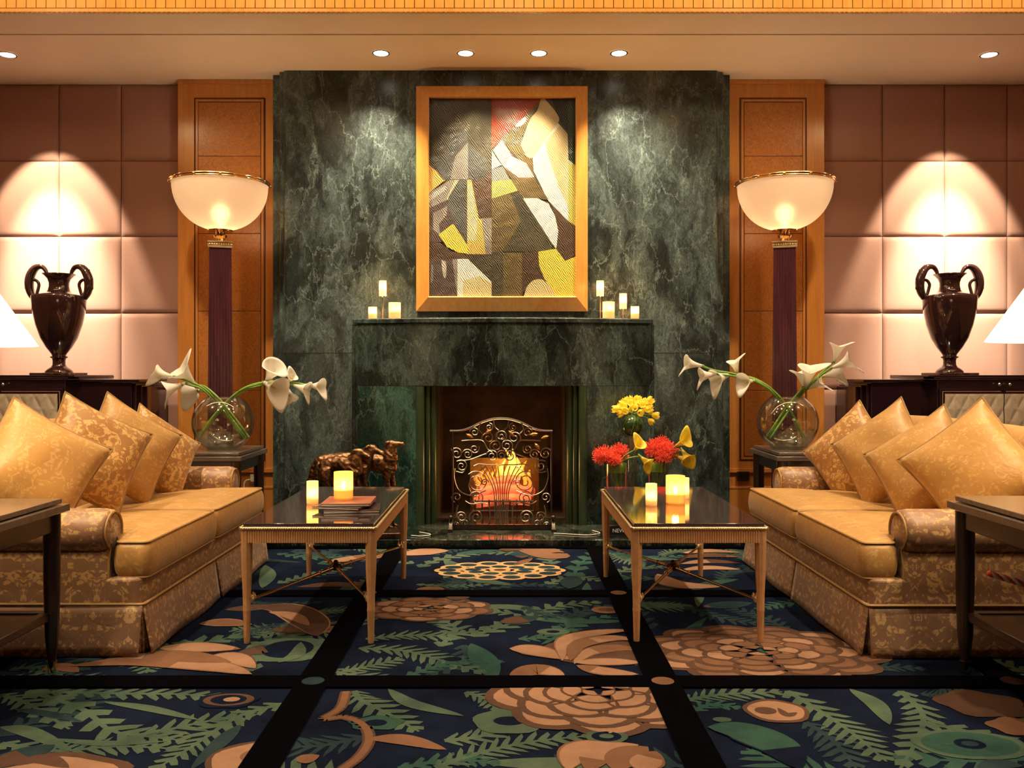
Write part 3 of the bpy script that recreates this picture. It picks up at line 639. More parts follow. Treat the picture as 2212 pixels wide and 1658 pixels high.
# second row, right
c=C_(1640,1408); rose(c,.47,.34,6,6,5,6,a0=.5,base=13)
F_([(1480,1310),(1560,1335),(1660,1350)],.07,10,7); F_([(1700,1360),(1640,1330),(1560,1310)],.07,10,7); LF([(1470,1380),(1500,1360),(1540,1352)],.03,7,3); F_([(1850,1450),(1900,1440),(2000,1445)],.06,9,7)
LF([(90,1448),(130,1440),(170,1452)],.04,6,5); F_([(20,1448),(70,1440),(120,1455)],.05,7,3)
# far row
c=C_(1080,1232)
for k in range(14):
    a=2*PI*k/14; q=(c[0]+.29*math.cos(a),c[1]+.17*math.sin(a)); disc(q,.075,.06,8,6); disc(q,.048,.036,7,7)
for k in range(9):
    a=2*PI*k/9+.2; q=(c[0]+.15*math.cos(a),c[1]+.085*math.sin(a)); disc(q,.07,.05,8,8); disc(q,.045,.030,7,9)
disc(c,.06,.045,8,10); disc(c,.035,.025,5,11)
LF([(1075,1190),(1140,1183),(1195,1200),(1225,1196)],.11,5,5,edge=6); LF([(1150,1206),(1130,1214),(1110,1222)],.03,6,7)
F_([(905,1225),(960,1205),(1030,1195),(1060,1190)],.07,11,2); LF([(985,1196),(1030,1192),(1080,1188)],.05,3,5); F_([(1235,1265),(1250,1220),(1290,1195),(1300,1190)],.08,10,3)
F_([(1180,1262),(1240,1245),(1300,1255)],.07,9,2); F_([(900,1262),(980,1266),(1060,1262)],.05,10,2); F_([(1060,1272),(1140,1262),(1220,1270)],.05,9,7)
LF([(870,1200),(920,1192),(970,1190)],.09,4,5,edge=6); c=C_(930,1273); disc(c,.07,.05,6,6)
LF([(700,1215),(780,1205),(850,1198)],.07,4,4,edge=6); F_([(600,1195),(680,1205),(760,1200)],.07,10,3); F_([(600,1260),(680,1240),(760,1225)],.07,10,2); LF([(640,1268),(720,1262),(790,1268)],.05,5,4)
for y0 in (1190,1200,1212,1226): LF([(1470,y0+6),(1530,y0),(1600,y0+4)],.045,4 if y0!=1200 else 6,4,edge=5)
F_([(1330,1195),(1400,1205),(1480,1200)],.08,10,3); F_([(1320,1240),(1380,1225),(1450,1225)],.07,9,2); LF([(1420,1240),(1460,1262),(1560,1268)],.07,4,5,edge=5)
for a_,b_ in (((-4.6,3.8),(-3.9,4.1)),): pass
# strips with their round knots, raised a little over the pattern
cell=[-4.7,4.7,-2.1,5.497]
for x in XS: poly([(x-HW,-2.1),(x+HW,-2.1),(x+HW,5.52),(x-HW,5.52)],1,21)
for k,y in enumerate(YS): poly([(-4.7,y-HW),(4.7,y-HW),(4.7,min(y+HW,5.52)),(-4.7,min(y+HW,5.52))],1,20.5)
poly([(-4.7,5.47),(4.7,5.47),(4.7,5.52),(-4.7,5.52)],1,20.7)
for i,x in enumerate(XS):
    for j,y in enumerate(YS):
        if 2<y<5.3: disc((x,y),.04,.04,{2:4,3:7,4:6}.get(i,5) if j==4 else 6,22)
ca=obj('carpet',cb,cm,weld=False); tag(ca,'navy wool carpet with green fronds, peach blossoms and black grid strips','carpet')
b=MB(); b.box(-4.7,4.7,-2.1,5.5,-.011,-.0005); obj('backing',b,m_['groove'],ca)
# ================================================================ DOWNLIGHTS
for x,y,lab in ((-3.42,5.98,'left wall urn, far left'),(-.863,5.95,'painting, left end of the row of four'),(-.287,5.95,'painting, second from left in the row of four'),(.211,5.95,'painting, third from left in the row of four'),(.756,5.95,'painting, right end of the row of four'),(3.29,5.98,'right wall urn, far right')):
    t=thing('downlight','round recessed ceiling spotlight over the '+lab,'ceiling light',(x,y,CEIL),0,'recessed ceiling spotlights')
    b=MB(); b.lathe([(.060,-.001),(.060,-.006),(.050,-.006),(.050,-.001)],32,cap=False); obj('trim_ring',b,m_['silver'],t)
    b=MB(); b.lathe([(.0,-.003),(.051,-.003)],32,cap=False); obj('lens',b,emit('downlight lens',(1,.93,.8),9),t)
for x in (-3.42,3.29):
    a=math.radians(25); spot((x,5.98,CEIL-.012),(x,5.98+math.sin(a),CEIL-.012-math.cos(a)),280,(1,.86,.60),54,.3,.03)
    spot((x,5.98,CEIL-.012),(x,5.98+math.sin(a*.84),CEIL-.012-math.cos(a*.84)),1150,(1,.92,.68),40,1,.03)
for x,t_,e,dg in ((-.863,(-1.1,6.3,1.8),210,86),(-.287,(-.05,6.2,1.7),210,75),(.211,(.0,6.2,1.8),210,75),(.756,(1.0,6.3,1.8),210,86)):
    spot((x,5.95,CEIL-.012),t_,e,WARM2,dg,1,.03)
# ================================================================ SOFAS
def rpoly(P, r, n=5):      # round the corners of a plan outline
    out=[]; m=len(P)
    for i in range(m):
        p=Vector(P[i]); a=Vector(P[i-1]); c=Vector(P[(i+1)%m]); u=(a-p); v=(c-p); rr=min(r,u.length*.45,v.length*.45); u.normalize(); v.normalize()
        for k in range(n+1):
            t=k/n; q0=p+u*rr; q1=p+v*rr; out.append(tuple((q0*(1-t)**2+p*2*t*(1-t)+q1*t*t)))
    return out
def dens(P, step=.05):
    out=[]; m=len(P)
    for i in range(m):
        a=Vector(P[i]); c=Vector(P[(i+1)%m]); n=max(1,int((c-a).length/step))
        for k in range(n): out.append(tuple(a.lerp(c,k/n)))
    return out
def pad(P, z0, z1, crown=.03, bulge=.012, rim=.02):
    """stuffed cushion on a plan outline"""
    b=MB(); cx=sum(p[0] for p in P)/len(P); cy=sum(p[1] for p in P)/len(P); n=len(P)
    def off(d):
        out=[]
        for i in range(n):
            a=Vector(P[i-1]); c=Vector(P[(i+1)%n]); t=(c-a).normalized(); N=Vector((t.y,-t.x)); out.append((P[i][0]+N.x*d, P[i][1]+N.y*d))
        return out
    ccw=sum(P[i-1][0]*P[i][1]-P[i][0]*P[i-1][1] for i in range(n))>0
    if not ccw: P=P[::-1]
    rings=[]
    def ring(Q,z,s=1): rings.append([(cx+(x-cx)*s, cy+(y-cy)*s, z) for x,y in Q])
    h=z1-z0
    ring(P,z0,.02); ring(P,z0,.6); ring(off(-rim),z0)
    for k in range(1,8):
        t=k/8; ring(off(-rim+rim*math.sin(PI*t)**.22+bulge*math.sin(PI*t)), z0+h*t)
    ring(off(-rim),z1)
    for s in (.93,.82,.66,.45,.22,.02): ring(off(-rim),z1+crown*(1-s**3),s)
    vs=[v for r in rings for v in r]; m=len(rings)
    fs=[(i*n+k,i*n+(k+1)%n,(i+1)*n+(k+1)%n,(i+1)*n+k) for i in range(m-1) for k in range(n)]
    b.add(vs,fs+[tuple(range(n-1,-1,-1)),tuple((m-1)*n+k for k in range(n))]); return b, off(-rim+.004)
SL_=.845    # half length
sofa=thing('sofa','gold damask two-seat sofa with skirt, on the left side facing the centre','sofa',(-1.86,4.24,0),0,'pair of gold damask sofas')
DM_=m_['damask']
b=MB(); b.prism(rpoly([(-.44,-SL_+.02),(.43,-SL_+.02),(.43,SL_-.02),(-.44,SL_-.02)],.05)[::1],.05,.295); obj('base',b,DM_,sofa,bevel=.012)
# skirt: separate panels with an inverted pleat at each front corner and in the middle
b=MB()
def skp(p0,p1,N,flare=.03,n=26,seed=0):
    p0=Vector(p0);p1=Vector(p1);N=Vector(N)
    def fn(u,v):
        q=p0.lerp(p1,u)+N*((1-v)*flare+.006*math.sin(u*9+seed)*(1-v))
        return (q.x,q.y,.008+.19*v+(.004*math.sin(u*7+seed))*(1-v))
    b.grid(fn,n,5)
x1,x0,y0,y1=.445,-.45,-SL_,SL_
skp((x1,y0+.004),(x1,-.01),(1,0),seed=1); skp((x1,.01),(x1,y1-.004),(1,0),seed=3)
skp((x1-.004,y0),(x0,y0),(0,-1),seed=2); skp((x1-.004,y1),(x0,y1),(0,1),seed=5); skp((x0,y0),(x0,y1),(-1,0),seed=4)
for yy in (-.035,): skp((x1-.02,-.06),(x1-.02,.06),(1,0),.012,6)
for sy in (-1,1): skp((x1-.07,sy*(SL_-.012)),(x1-.012,sy*(SL_-.012)),(0,sy),.0,4); skp((x1-.012,sy*(SL_-.07)),(x1-.012,sy*(SL_-.012)),(1,0),.0,4)
obj('skirt',b,DM_,sofa,solid=.006,weld=False)
b=MB(); Q=[(x,y,.2) for x,y in dens(rpoly([(x0-.002,y0-.004),(x1+.004,y0-.004),(x1+.004,y1+.004),(x0-.002,y1+.004)],.02))]; b.tube(Q,.0055,6,closed=True); obj('skirt_piping',b,m_['piping'],sofa)
for sy in (-1,1):
    # arm: upright slab with a rolled top that overhangs outward
    b=MB(); C=(SL_-.075); 
    prof=[(SL_-.155,.20)]+[(SL_-.155,.40)]
    for k in range(0,15):
        a=PI-(PI*1.32)*k/14; prof.append((C+.088*math.cos(a), .472+.088*math.sin(a)))
    prof+= [(SL_-.022,.395),(SL_-.018,.20)]
    prof=[(p[0]*sy,p[1]) for p in prof]
    xs=[-.42,-.2,0,.15,.26,.285,.295]; ins=[0,0,0,0,0,.004,.014]; n=len(prof); ccx=sum(p[0] for p in prof)/n; ccz=.46
    vs=[]
    for X,i_ in zip(xs,ins):
        for p in prof:
            dx=p[0]-C*sy; dz=p[1]-.472; l=max(.02,math.hypot(dx,dz)) if p[1]>.38 else 1e9
            vs.append((X,p[0]-dx/l*i_,p[1]-dz/l*i_))
    fs=[(i*n+k,i*n+(k+1)%n,(i+1)*n+(k+1)%n,(i+1)*n+k) for i in range(len(xs)-1) for k in range(n)]+[tuple(range(n-1,-1,-1)),tuple((len(xs)-1)*n+k for k in range(n))]
    b.add(vs,fs); ao=obj('arm',b,DM_,sofa,smooth=50)
    b=MB(); P=[(.298,C*sy+.074*math.cos(a)*sy,.472+.074*math.sin(a)) for a in [PI*1.25-(PI*1.6)*k/24 for k in range(25)]]
    P=[(.298,(SL_-.145)*sy,.22),(.298,(SL_-.143)*sy,.38)]+P+[(.298,(SL_-.03)*sy,.36),(.298,(SL_-.028)*sy,.22)]
    b.tube(P,.005,6); obj('arm_piping',b,m_['piping'],ao)
for sy in (-1,1):
    P=[(-.30,sy*.006),(-.30,sy*(SL_-.16)),(.30,sy*(SL_-.16)),(.315,sy*(SL_-.035)),(.452,sy*(SL_-.035)),(.452,sy*.006)]
    P=dens(rpoly(P,.035,5),.04)
    b,e=pad(P,.292,.428,.034,.008,.010); co=obj('seat_cushion',b,m_['damaskp'],sofa,smooth=70)
    b=MB(); b.tube([(x,y,.431) for x,y in e],.0048,6,closed=True); b.tube([(x,y,.294) for x,y in e],.0048,6,closed=True); obj('piping',b,m_['piping'],co)
# back
b=MB(); prof=[(-.46,.2),(-.46,.78)]+[(-.385+.075*math.cos(a),.785+.078*math.sin(a)) for a in [PI-PI*k/10 for k in range(11)]]+[(-.29,.60),(-.27,.43),(-.27,.25)]
ys=[-SL_+.0,-SL_+.012,-SL_+.04,-SL_+.12,-.4,0,.4,SL_-.12,SL_-.04,SL_-.012,SL_]; dz=[-.045,-.028,-.014,-.004,.004,.008,.004,-.004,-.014,-.028,-.045]; n=len(prof); vs=[]
for Y,d in zip(ys,dz):
    for x,z in prof: vs.append((x,Y,z+d*(z-.2)/.6))
b.add(vs,[(i*n+k,i*n+(k+1)%n,(i+1)*n+(k+1)%n,(i+1)*n+k) for i in range(len(ys)-1) for k in range(n)]+[tuple(range(n-1,-1,-1)),tuple((len(ys)-1)*n+k for k in range(n))])
obj('backrest',b,m_['damaskp'],sofa,smooth=50)
dup(sofa,(1.835,4.22,0),PI,'gold damask two-seat sofa with skirt, on the right side facing the centre')
# ---------------------------------------------------------------- scatter cushions
def cushion_mesh(Lh, T, seed, mat, root):
    rnd=random.Random(seed)
    def shape(u,v,s):
        a,c=2*u-1,2*v-1
        k=1-.085*(1-abs(c)**2.2)*abs(a)**3; q=1-.085*(1-abs(a)**2.2)*abs(c)**3
        x=a*Lh*k; y=c*Lh*q
        e=max(0,(1-abs(a)**2.4))*max(0,(1-abs(c)**2.4)); h=T*e**.55
        wr=.006*math.sin(16*abs(a-c)+seed)*math.exp(-((1-abs(a))**2+(1-abs(c))**2)/.08)*(e**.3)+.004*math.sin(5*a+3*c+seed)*e
        return (x,y,s*(h+wr*(1 if s>0 else -1)))
    n=26; b=MB(); b.grid(lambda u,v:shape(u,v,1),n,n); b.grid(lambda u,v:shape(u,v,-1),n,n)
    o=obj('cover',b,mat,root,smooth=80)
    E=[shape(i/n,0,0) for i in range(n)]+[shape(1,i/n,0) for i in range(n)]+[shape(1-i/n,1,0) for i in range(n)]+[shape(0,1-i/n,0) for i in range(n)]
    b=MB(); b.tube(E,.0052,6,closed=True); obj('piping',b,m_['piping'],root)
def cushion(apex, u, w, lab, mat, seed, L_=.45, grp=None, T=.085):
    u=Vector(u).normalized(); w=Vector(w); w=(w-u*w.dot(u)).normalized(); N=u.cross(w)
    A=Vector(apex); ctr=A+(u+w)*L_*.5
    t=thing('scatter_cushion',lab,'cushion',ctr,0,grp); R=Matrix((u,w,N)).transposed(); t.rotation_euler=R.to_euler()
    cushion_mesh(L_/2,T,seed,mat,t); return t
GL='row of gold cushions on the left sofa'; GR='row of gold cushions on the right sofa'
for k,(px,py,D,u,w,lab,mt) in enumerate((
  (30,858,3.60,(.325,.20,-.235),(-.03,-.20,-.40),'plain gold cushion at the near end of the left sofa','damaskp'),
  (141,846,3.98,(.305,.25,-.215),(-.02,-.21,-.39),'figured gold damask cushion, second from the near end of the left sofa','damaskq'),
  (232,846,4.40,(.295,.24,-.24),(-.04,-.22,-.38),'plain gold square cushion, third from the near end of the left sofa','damaskp'),
  (302,871,4.72,(.25,.27,-.25),(.02,-.24,-.37),'figured gold damask cushion at the far end of the left sofa, nearest the glass bowl','damaskq'))):
    cushion(at(px,py,D),u,w,lab,m_[mt],k*1.7,.44 if k<3 else .42,GL)
for k,(px,py,D,u,w,lab,mt) in enumerate((
  (2122,858,3.74,(-.30,.17,-.29),(.16,-.26,-.33),'large gold cushion at the near end of the right sofa, beside the dark end table','damaskp'),
  (2040,873,4.06,(-.29,.21,-.25),(.055,-.29,-.34),'gold cushion second from the near end of the right sofa','damaskp'),
  (1947,857,4.46,(-.28,.22,-.26),(.05,-.28,-.34),'gold cushion third from the near end of the right sofa','damaskp'),
  (1857,864,4.86,(-.255,.20,-.31),(.07,-.28,-.32),'figured gold damask cushion at the far end of the right sofa, nearest the glass bowl','damaskq'))):
    cushion(at(px,py,D),u,w,lab,m_[mt],k*2.3+1,.44,GR)
# ================================================================ COFFEE TABLES
def xreed(b,P0,P1,z0,z1,N,pitch=.0095,amp=.003,mat=0):       # strip of upright reeds
    P0=Vector(P0);P1=Vector(P1);N=Vector(N);l=(P1-P0).length;n=int(l/pitch)*6; vs=[]
    for i in range(n+1):
        q=P0.lerp(P1,i/n)+N*amp*abs(math.sin(PI*i/6)); vs+=[(q.x,q.y,z0),(q.x,q.y,z1)]
    b.add(vs,[(2*i,2*i+2,2*i+3,2*i+1) for i in range(n)],mat)
def reedtube(pts,r,n_,amp):      # beaded edge
    P=crom(pts,n_*4); return P,[r*(1-amp*(i%4==0)-.4*amp*(i%4 in (1,3))) for i in range(len(P))]
ct=thing('coffee_table','gilt coffee table with black granite top and books, in front of the left sofa','coffee table',(-.808,4.11,0),0,'pair of gilt coffee tables')
wx,wy=.272,.575; zt=.468
b=MB()
for s in (-1,1):
    xreed(b,(-wx+.03,s*wy,0),(wx-.03,s*wy,0),zt-.058,zt-.006,(0,s,0)); xreed(b,(s*wx,-wy+.03,0),(s*wx,wy-.03,0),zt-.058,zt-.006,(s,0,0))
    b.box(-wx+.012,wx-.012,s*wy-.010-(0 if s>0 else 0)*1,s*wy-.0005 if s>0 else s*wy+.010,zt-.056,zt-.006) if s>0 else b.box(-wx+.012,wx-.012,-wy+.0005,-wy+.012,zt-.056,zt-.006)
    b.box(min(s*wx,s*(wx-.012)),max(s*wx,s*(wx-.012)),-wy+.012,wy-.012,zt-.056,zt-.006)
obj('apron',b,m_['giltreed'],ct,weld=False,smooth=60)
b=MB()
for P in ([(-wx,-wy-.002,zt),(wx,-wy-.002,zt)],[(-wx,wy+.002,zt),(wx,wy+.002,zt)],[(-wx-.002,-wy,zt),(-wx-.002,wy,zt)],[(wx+.002,-wy,zt),(wx+.002,wy,zt)]):
    n_=int((Vector(P[1])-Vector(P[0])).length/.0095); Q,R=reedtube(P,.0075,n_,.3); b.tube(Q,R,8)
obj('beaded_edge',b,m_['giltpale'],ct,smooth=60)
b=MB(); b.box(-wx+.014,wx-.014,-wy+.014,wy-.014,zt-.012,zt+.004); b.box(-wx+.008,wx-.008,-wy+.008,wy-.008,zt+.0045,zt+.019); obj('stone_top',b,m_['stone'],ct,bevel=.002)
for sx in (-1,1):
    for sy in (-1,1):
        b=MB(); prof=[(.0115,.0),(.0125,.012),(.0155,.125),(.0165,.130),(.0165,.138),(.0155,.143),(.0165,.20),(.0215,.30),(.0235,.41),(.0235,zt-.006)]
        b.lathe(prof,36,(sx*(wx-.020),sy*(wy-.020),.0),star=lambda k:(1,.955,.90,.955)[k%4])
        obj('leg',b,m_['giltreed'],ct,smooth=60)
b=MB(); zc=.185; 
for sx,sy in ((-1,-1),(1,-1),(-1,1),(1,1)):
    P0=Vector((sx*(wx-.035),sy*(wy-.04),.172)); P1=Vector((0,0,zc)); b.tube([P0.lerp(P1,t) for t in (0,.45,.55,.8,1)],[.0055,.0055,.0058,.0085,.009],10); 
    for t in (.78,.9): q=P0.lerp(P1,t); b.tube([q,q+(P1-P0)*.012],.0115,10)
obj('stretcher',b,m_['brass'],ct)
for sx,sy in ((-1,-1),(1,-1),(-1,1),(1,1)):
    b=MB(); P=Vector((sx*(wx-.032),sy*(wy-.036),.172)); b.ball(P,.014,12,8)
    for k in range(5):
        a=2*PI*k/5; b.tube([P+Vector((.008*math.cos(a),.008*math.sin(a),0)),P+Vector((.017*math.cos(a),.017*math.sin(a),.014)),P+Vector((.013*math.cos(a),.013*math.sin(a),.028))],[.005,.005,.002],6)
    obj('bracket',b,m_['giltpale'],ct)
b=MB(); b.ball((0,0,zc),.024,14,10,sc=(1,1,.75))
for k in range(7):
    a=2*PI*k/7; b.ball((.02*math.cos(a),.02*math.sin(a),zc+.006*math.sin(3*k)),.011,8,6)
b.ball((0,0,zc+.022),.012,10,8); obj('boss',b,m_['bronze'],ct)
dup(ct,(.775,4.11,0),0,'gilt coffee table with black granite top and three candles, in front of the right sofa')
ZT=zt+.019
# ================================================================ DARK END TABLES
def end_table(loc,lab,wx,wy,h,rz=0,near=False):
    t=thing('end_table',lab,'end table',loc,rz,'dark wooden end tables')
    b=MB(); b.box(-wx+.02,wx-.02,-wy+.02,wy-.02,h-.018,h); b.box(-wx,wx,-wy,wy,h-.048,h-.021); obj('table_top',b,m_['tabletop'],t,bevel=.003)
    b=MB(); b.box(-wx+.03,wx-.03,-wy+.03,-wy+.05,h-.115,h-.049); b.box(-wx+.03,wx-.03,wy-.05,wy-.03,h-.115,h-.049); b.box(-wx+.03,-wx+.05,-wy+.05,wy-.05,h-.115,h-.049); b.box(wx-.05,wx-.03,-wy+.05,wy-.05,h-.115,h-.049)
    obj('apron',b,m_['darkwood'],t,bevel=.002)
    for sx in (-1,1):
        for sy in (-1,1):
            b=MB(); c=(sx*(wx-.045),sy*(wy-.045)); st=lambda k:(1.0,.93,.86,.93,1.0,1.03)[k%6]
            b.lathe([(.016,.045),(.026,.14),(.031,.30),(.033,.5),(.033,h-.05)],24,(c[0],c[1],0),star=st); 
            lg=obj('leg',b,m_['darkwood'],t,smooth=50)
            b=MB(); b.lathe([(.012,0),(.015,.01),(.018,.046)],16,(c[0],c[1],0)); obj('foot_cap',b,m_['brass'],lg)
    b=MB(); b.box(-wx+.055,wx-.055,-wy+.055,wy-.055,.205,.222); b.box(-wx+.04,wx-.04,-wy+.04,-wy+.075,.20,.228); b.box(-wx+.04,wx-.04,wy-.075,wy-.04,.20,.228); b.box(-wx+.04,-wx+.075,-wy+.075,wy-.075,.20,.228); b.box(wx-.075,wx-.04,-wy+.075,wy-.075,.20,.228)
    obj('shelf',b,m_['darkwood'],t,bevel=.003)
    return t
end_table((-1.94,2.92,0),'dark wooden end table at the left edge, before the left sofa',.32,.32,.635)
end_table((1.945,2.92,0),'dark wooden end table at the right edge, before the right sofa',.32,.32,.645)
end_table((-1.86,5.40,0),'dark wooden side table under the left glass bowl of lilies, beside the marble',.30,.285,.625)
end_table((1.875,5.41,0),'dark wooden side table under the right glass bowl of lilies, beside the marble',.30,.285,.625)
# twisted stick on the right end table's shelf, standing for an unclear streak
b1=MB(); b2=MB(); A=at(2138,1238,3.05); B=Vector((2.17,3.02,.245)); d=B-A; n=90; U=d.normalized().orthogonal().normalized(); W=d.normalized().cross(U)
tw=thing('twisted_stick','red and white twisted stick leaning under the right end table top','stick',B,0)
for k,(mt,c_) in enumerate((('twistred',0),('twistwhite',1),('twistred',2),('twistwhite',3))):
    b=MB(); P=[]
    for i in range(n+1):
        t=i/n; a=t*40+c_*PI/2; P.append(A.lerp(B,t)+(U*math.cos(a)+W*math.sin(a))*.006-B)
    b.tube(P,.0062,6); obj('strand',b,m_[mt],tw)
b=MB(); b.ball(A-B,.011,10,8); obj('tip',b,m_['twistred'],tw)
# ================================================================ CONSOLES
def console(xc,lab,flip=1):
    t=thing('console_cabinet',lab,'console cabinet',(xc,6.22,0),0,'pair of dark lacquer consoles'); h=1.078
    b=MB(); b.box(-.44,.44,-.27,.33,.06,h-.03); b.box(-.84,-.40,-.15,.33,.06,h-.05); b.box(.40,.84,-.15,.33,.06,h-.05)
    for s in (-1,1):
        for k in range(3): b.box(min(s*(.84),s*(.86+.02*k)),max(s*.84,s*(.86+.02*k)),-.13+.05*k,.33,.06,h-.058-.012*k)
    b.box(-.84,.84,-.12,.30,0,.06)
    obj('carcass',b,m_['lacquer'],t,bevel=.004)
    b=MB(); b.box(-.46,.46,-.285,.33,h-.028,h-.014); b.box(-.50,.50,-.285+.02,.33,h-.014,h); b.box(-.90,-.46,-.17,.33,h-.048,h-.03); b.box(.46,.90,-.17,.33,h-.048,h-.03)
    b.box(-.50,-.46,-.20,.33,h-.028,h-.014); b.box(.46,.50,-.20,.33,h-.028,h-.014)
    obj('top',b,m_['lacquer'],t,bevel=.003)
    for s in (-1,1):
        b=MB(); xa,xb=sorted((s*.002,s*.43)); z0,z1=.10,h-.092
        b.box(xa,xb,-.288,-.271,z0,z1); dr=obj('door',b,m_['lacquer'],t,bevel=.004)
        b=MB()
        for (p,q,r_,u_) in ((xa+.016,xb-.016,z1-.020,z1-.016),(xa+.016,xb-.016,z0+.016,z0+.02)): b.box(p,q,-.291,-.287,r_,u_)
        for p in ((xa+.016,) if s<0 else (xb-.020,)): b.box(p,p+.004,-.291,-.287,z0+.016,z1-.016)
        obj('inlay',b,m_['giltreed'],dr)
        b=MB(); X0,X1,Z0,Z1=(xa+.030,xb-.001,z0+.034,z1-.034) if s<0 else (xa+.001,xb-.030,z0+.034,z1-.034)
        def q(u,v):
            x=X0+(X1-X0)*u; z=Z0+(Z1-Z0)*v; a=(x/.095+z/.17); c=(x/.095-z/.17); tri=lambda w_:abs((w_%1)-.5)*2
            d_=min(1-tri(a),1-tri(c)); return (x,-.290-.007*min(1,d_*1.6)**.6,z)
        b.grid(q,72,120); obj('quilted_panel',b,m_['quilt'],dr,smooth=80)
        b=MB(); b.ball((s*.035,-.302,z1+.030),.012,12,8); b.lathe([(.007,0),(.007,.012)],10,(s*.035,-.30,z1+.024)); b.box(s*.035-.004,s*.035+.004,-.30,-.27,z1+.026,z1+.034); obj('knob',b,m_['silver'],t)
    return t
console(-3.45,'dark lacquer console cabinet with cream quilted doors against the left wall, under the urn')
console(3.36,'dark lacquer console cabinet with cream quilted doors against the right wall, under the urn')
# ================================================================ URNS
def urn(loc,lab):
    t=thing('amphora_urn',lab,'urn',loc,0,'pair of brown urns'); k=.00095; s=1475
    def pr(P): return [(r*k,(s-y)*k) for r,y in P]
    b=MB(); b.lathe(pr([(48,1325),(90,1268),(128,1200),(160,1100),(180,1000),(186,930),(190,892),(186,886),(100,868),(78,845),(70,815),(70,790),(80,760),(104,735),(118,726),(116,722),(96,730),(70,760),(60,800)]),48,cap=False); obj('body',b,m_['urn'],t,smooth=50)
    b=MB(); b.lathe(pr([(98,1458),(96,1448),(84,1432),(58,1415),(46,1400),(44,1370),(48,1352),(62,1345),(62,1338),(50,1330),(50,1322)]),40); obj('foot',b,m_['urn'],t,smooth=50)
    b=MB(); h=.137; b.box(-h,h,-h,h,0,.016); obj('plinth',b,m_['bronzedog'],t,bevel=.003)
    for sx in (-1,1):
        b=MB(); P=[(x*sx*k,0,(s-y)*k) for x,y in ((188,905),(212,860),(222,800),(214,740),(188,690),(155,668),(120,672),(98,700),(90,722))]
        Q=crom(P,30); R=[ (26+14*math.sin(PI*min(1,i/20)))*k if i<20 else (26-(i-20)*1.2)*k for i in range(31)]; b.tube(Q,R,12,flat=.8)
        P=[(x*sx*k,0,(s-y)*k) for x,y in ((175,895),(160,850),(150,800),(170,770),(205,760))]; b.tube(crom(P,16),[12*k]*17,8)
        for j in range(5): q=Q[6+j*4]; b.ball((q.x+sx*.024,q.y,q.z),.012,8,6,sc=(.8,1.2,1.4))
        obj('handle',b,m_['urn'],t,smooth=60)
    return t
urn((-3.18,6.20,1.078),'tall brown glazed two-handled urn standing on the left console')
urn((3.13,6.20,1.078),'tall brown glazed two-handled urn standing on the right console')
# ================================================================ TORCHIERES
def torch(loc,lab,rz):
    t=thing('torchiere_lamp',lab,'floor lamp',loc,rz,'pair of torchiere floor lamps')
    b=MB(); b.box(-.19,.19,-.19,.19,0,.05); b.box(-.15,.15,-.15,.15,.05,.10); obj('base',b,m_['column'],t,bevel=.004)
    b=MB(); N=8; 
    def ring(hw,z):
        P=[]
        for sd in range(4):
            for k in range(N*4):
                u=k/(N*4); d=.0035*abs(math.sin(PI*u*N)) if .04<u<.96 else 0; x=-hw+2*hw*u; y=-hw+d
                a=sd*PI/2; P.append((x*math.cos(a)-y*math.sin(a), x*math.sin(a)+y*math.cos(a), z))
        return P
    A,B_=ring(.088,.10),ring(.072,1.945); n=len(A); b.add(A+B_,[(i,(i+1)%n,n+(i+1)%n,n+i) for i in range(n)]+[tuple(range(n-1,-1,-1)),tuple(range(n,2*n))]); obj('column',b,m_['column'],t,smooth=50)
    b=MB(); b.box(-.078,.078,-.078,.078,1.945,1.958); b.box(-.068,.068,-.068,.068,1.957,1.98); b.box(-.082,.082,-.082,.082,1.979,1.990)
    for sd in range(4):
        for k in range(10):
            a=sd*PI/2; x=-.068+.0151*k; y=-.074; b.ball((x*math.cos(a)-y*math.sin(a), x*math.sin(a)+y*math.cos(a),1.968),.0075,8,6)
    obj('capital',b,m_['giltpale'],t,bevel=.001,seg=1)
    b=MB(); b.lathe([(.045,1.99),(.045,1.996),(.03,2.0),(.028,2.012),(.044,2.026),(.046,2.036),(.03,2.05),(.032,2.06),(.085,2.066),(.088,2.073),(.06,2.078)],32); obj('neck',b,m_['brass'],t,smooth=40)
    b=MB(); P=[]
    for k in range(15):
        a=PI/2*k/14; P.append((.318*math.sin(a)**.92 if k else .0, 2.385-.312*math.cos(a)**1.0))
    P[0]=(.05,2.074); P=[p for p in P if p[0]>=.05]
    P=P+[(r-.006,z) for r,z in P[::-1]]; b.lathe(P,56,cap=False); obj('glass_bowl',b,m_['bowl'],t,smooth=60)
    b=MB()
    for z,r in ((2.388,.324),(2.402,.328)): b.tube([(r*math.cos(2*PI*k/56),r*math.sin(2*PI*k/56),z) for k in range(56)],.0065,8,closed=True)
    for k in range(12): a=2*PI*k/12; b.ball((.33*math.cos(a),.33*math.sin(a),2.395),.011,8,6)
    obj('rim',b,m_['brass'],t)
    b=MB(); b.ball((0,0,2.19),.055,16,12,sc=(1,1,1.1)); b.lathe([(.014,2.08),(.014,2.14)],12); obj('bulb',b,emit('lamp bulb',(1,.85,.60),45),t)
    o=light('torchiere_bulb','POINT',(loc[0],loc[1],2.19),88,(1,.68,.38),shadow_soft_size=.04)
    return t
torch((-1.978,6.02,0),'torchiere floor lamp with frosted glass bowl on a dark column, left of the chimney breast',math.radians(18))
torch((1.905,6.02,0),'torchiere floor lamp with frosted glass bowl on a dark column, right of the chimney breast',math.radians(-18))
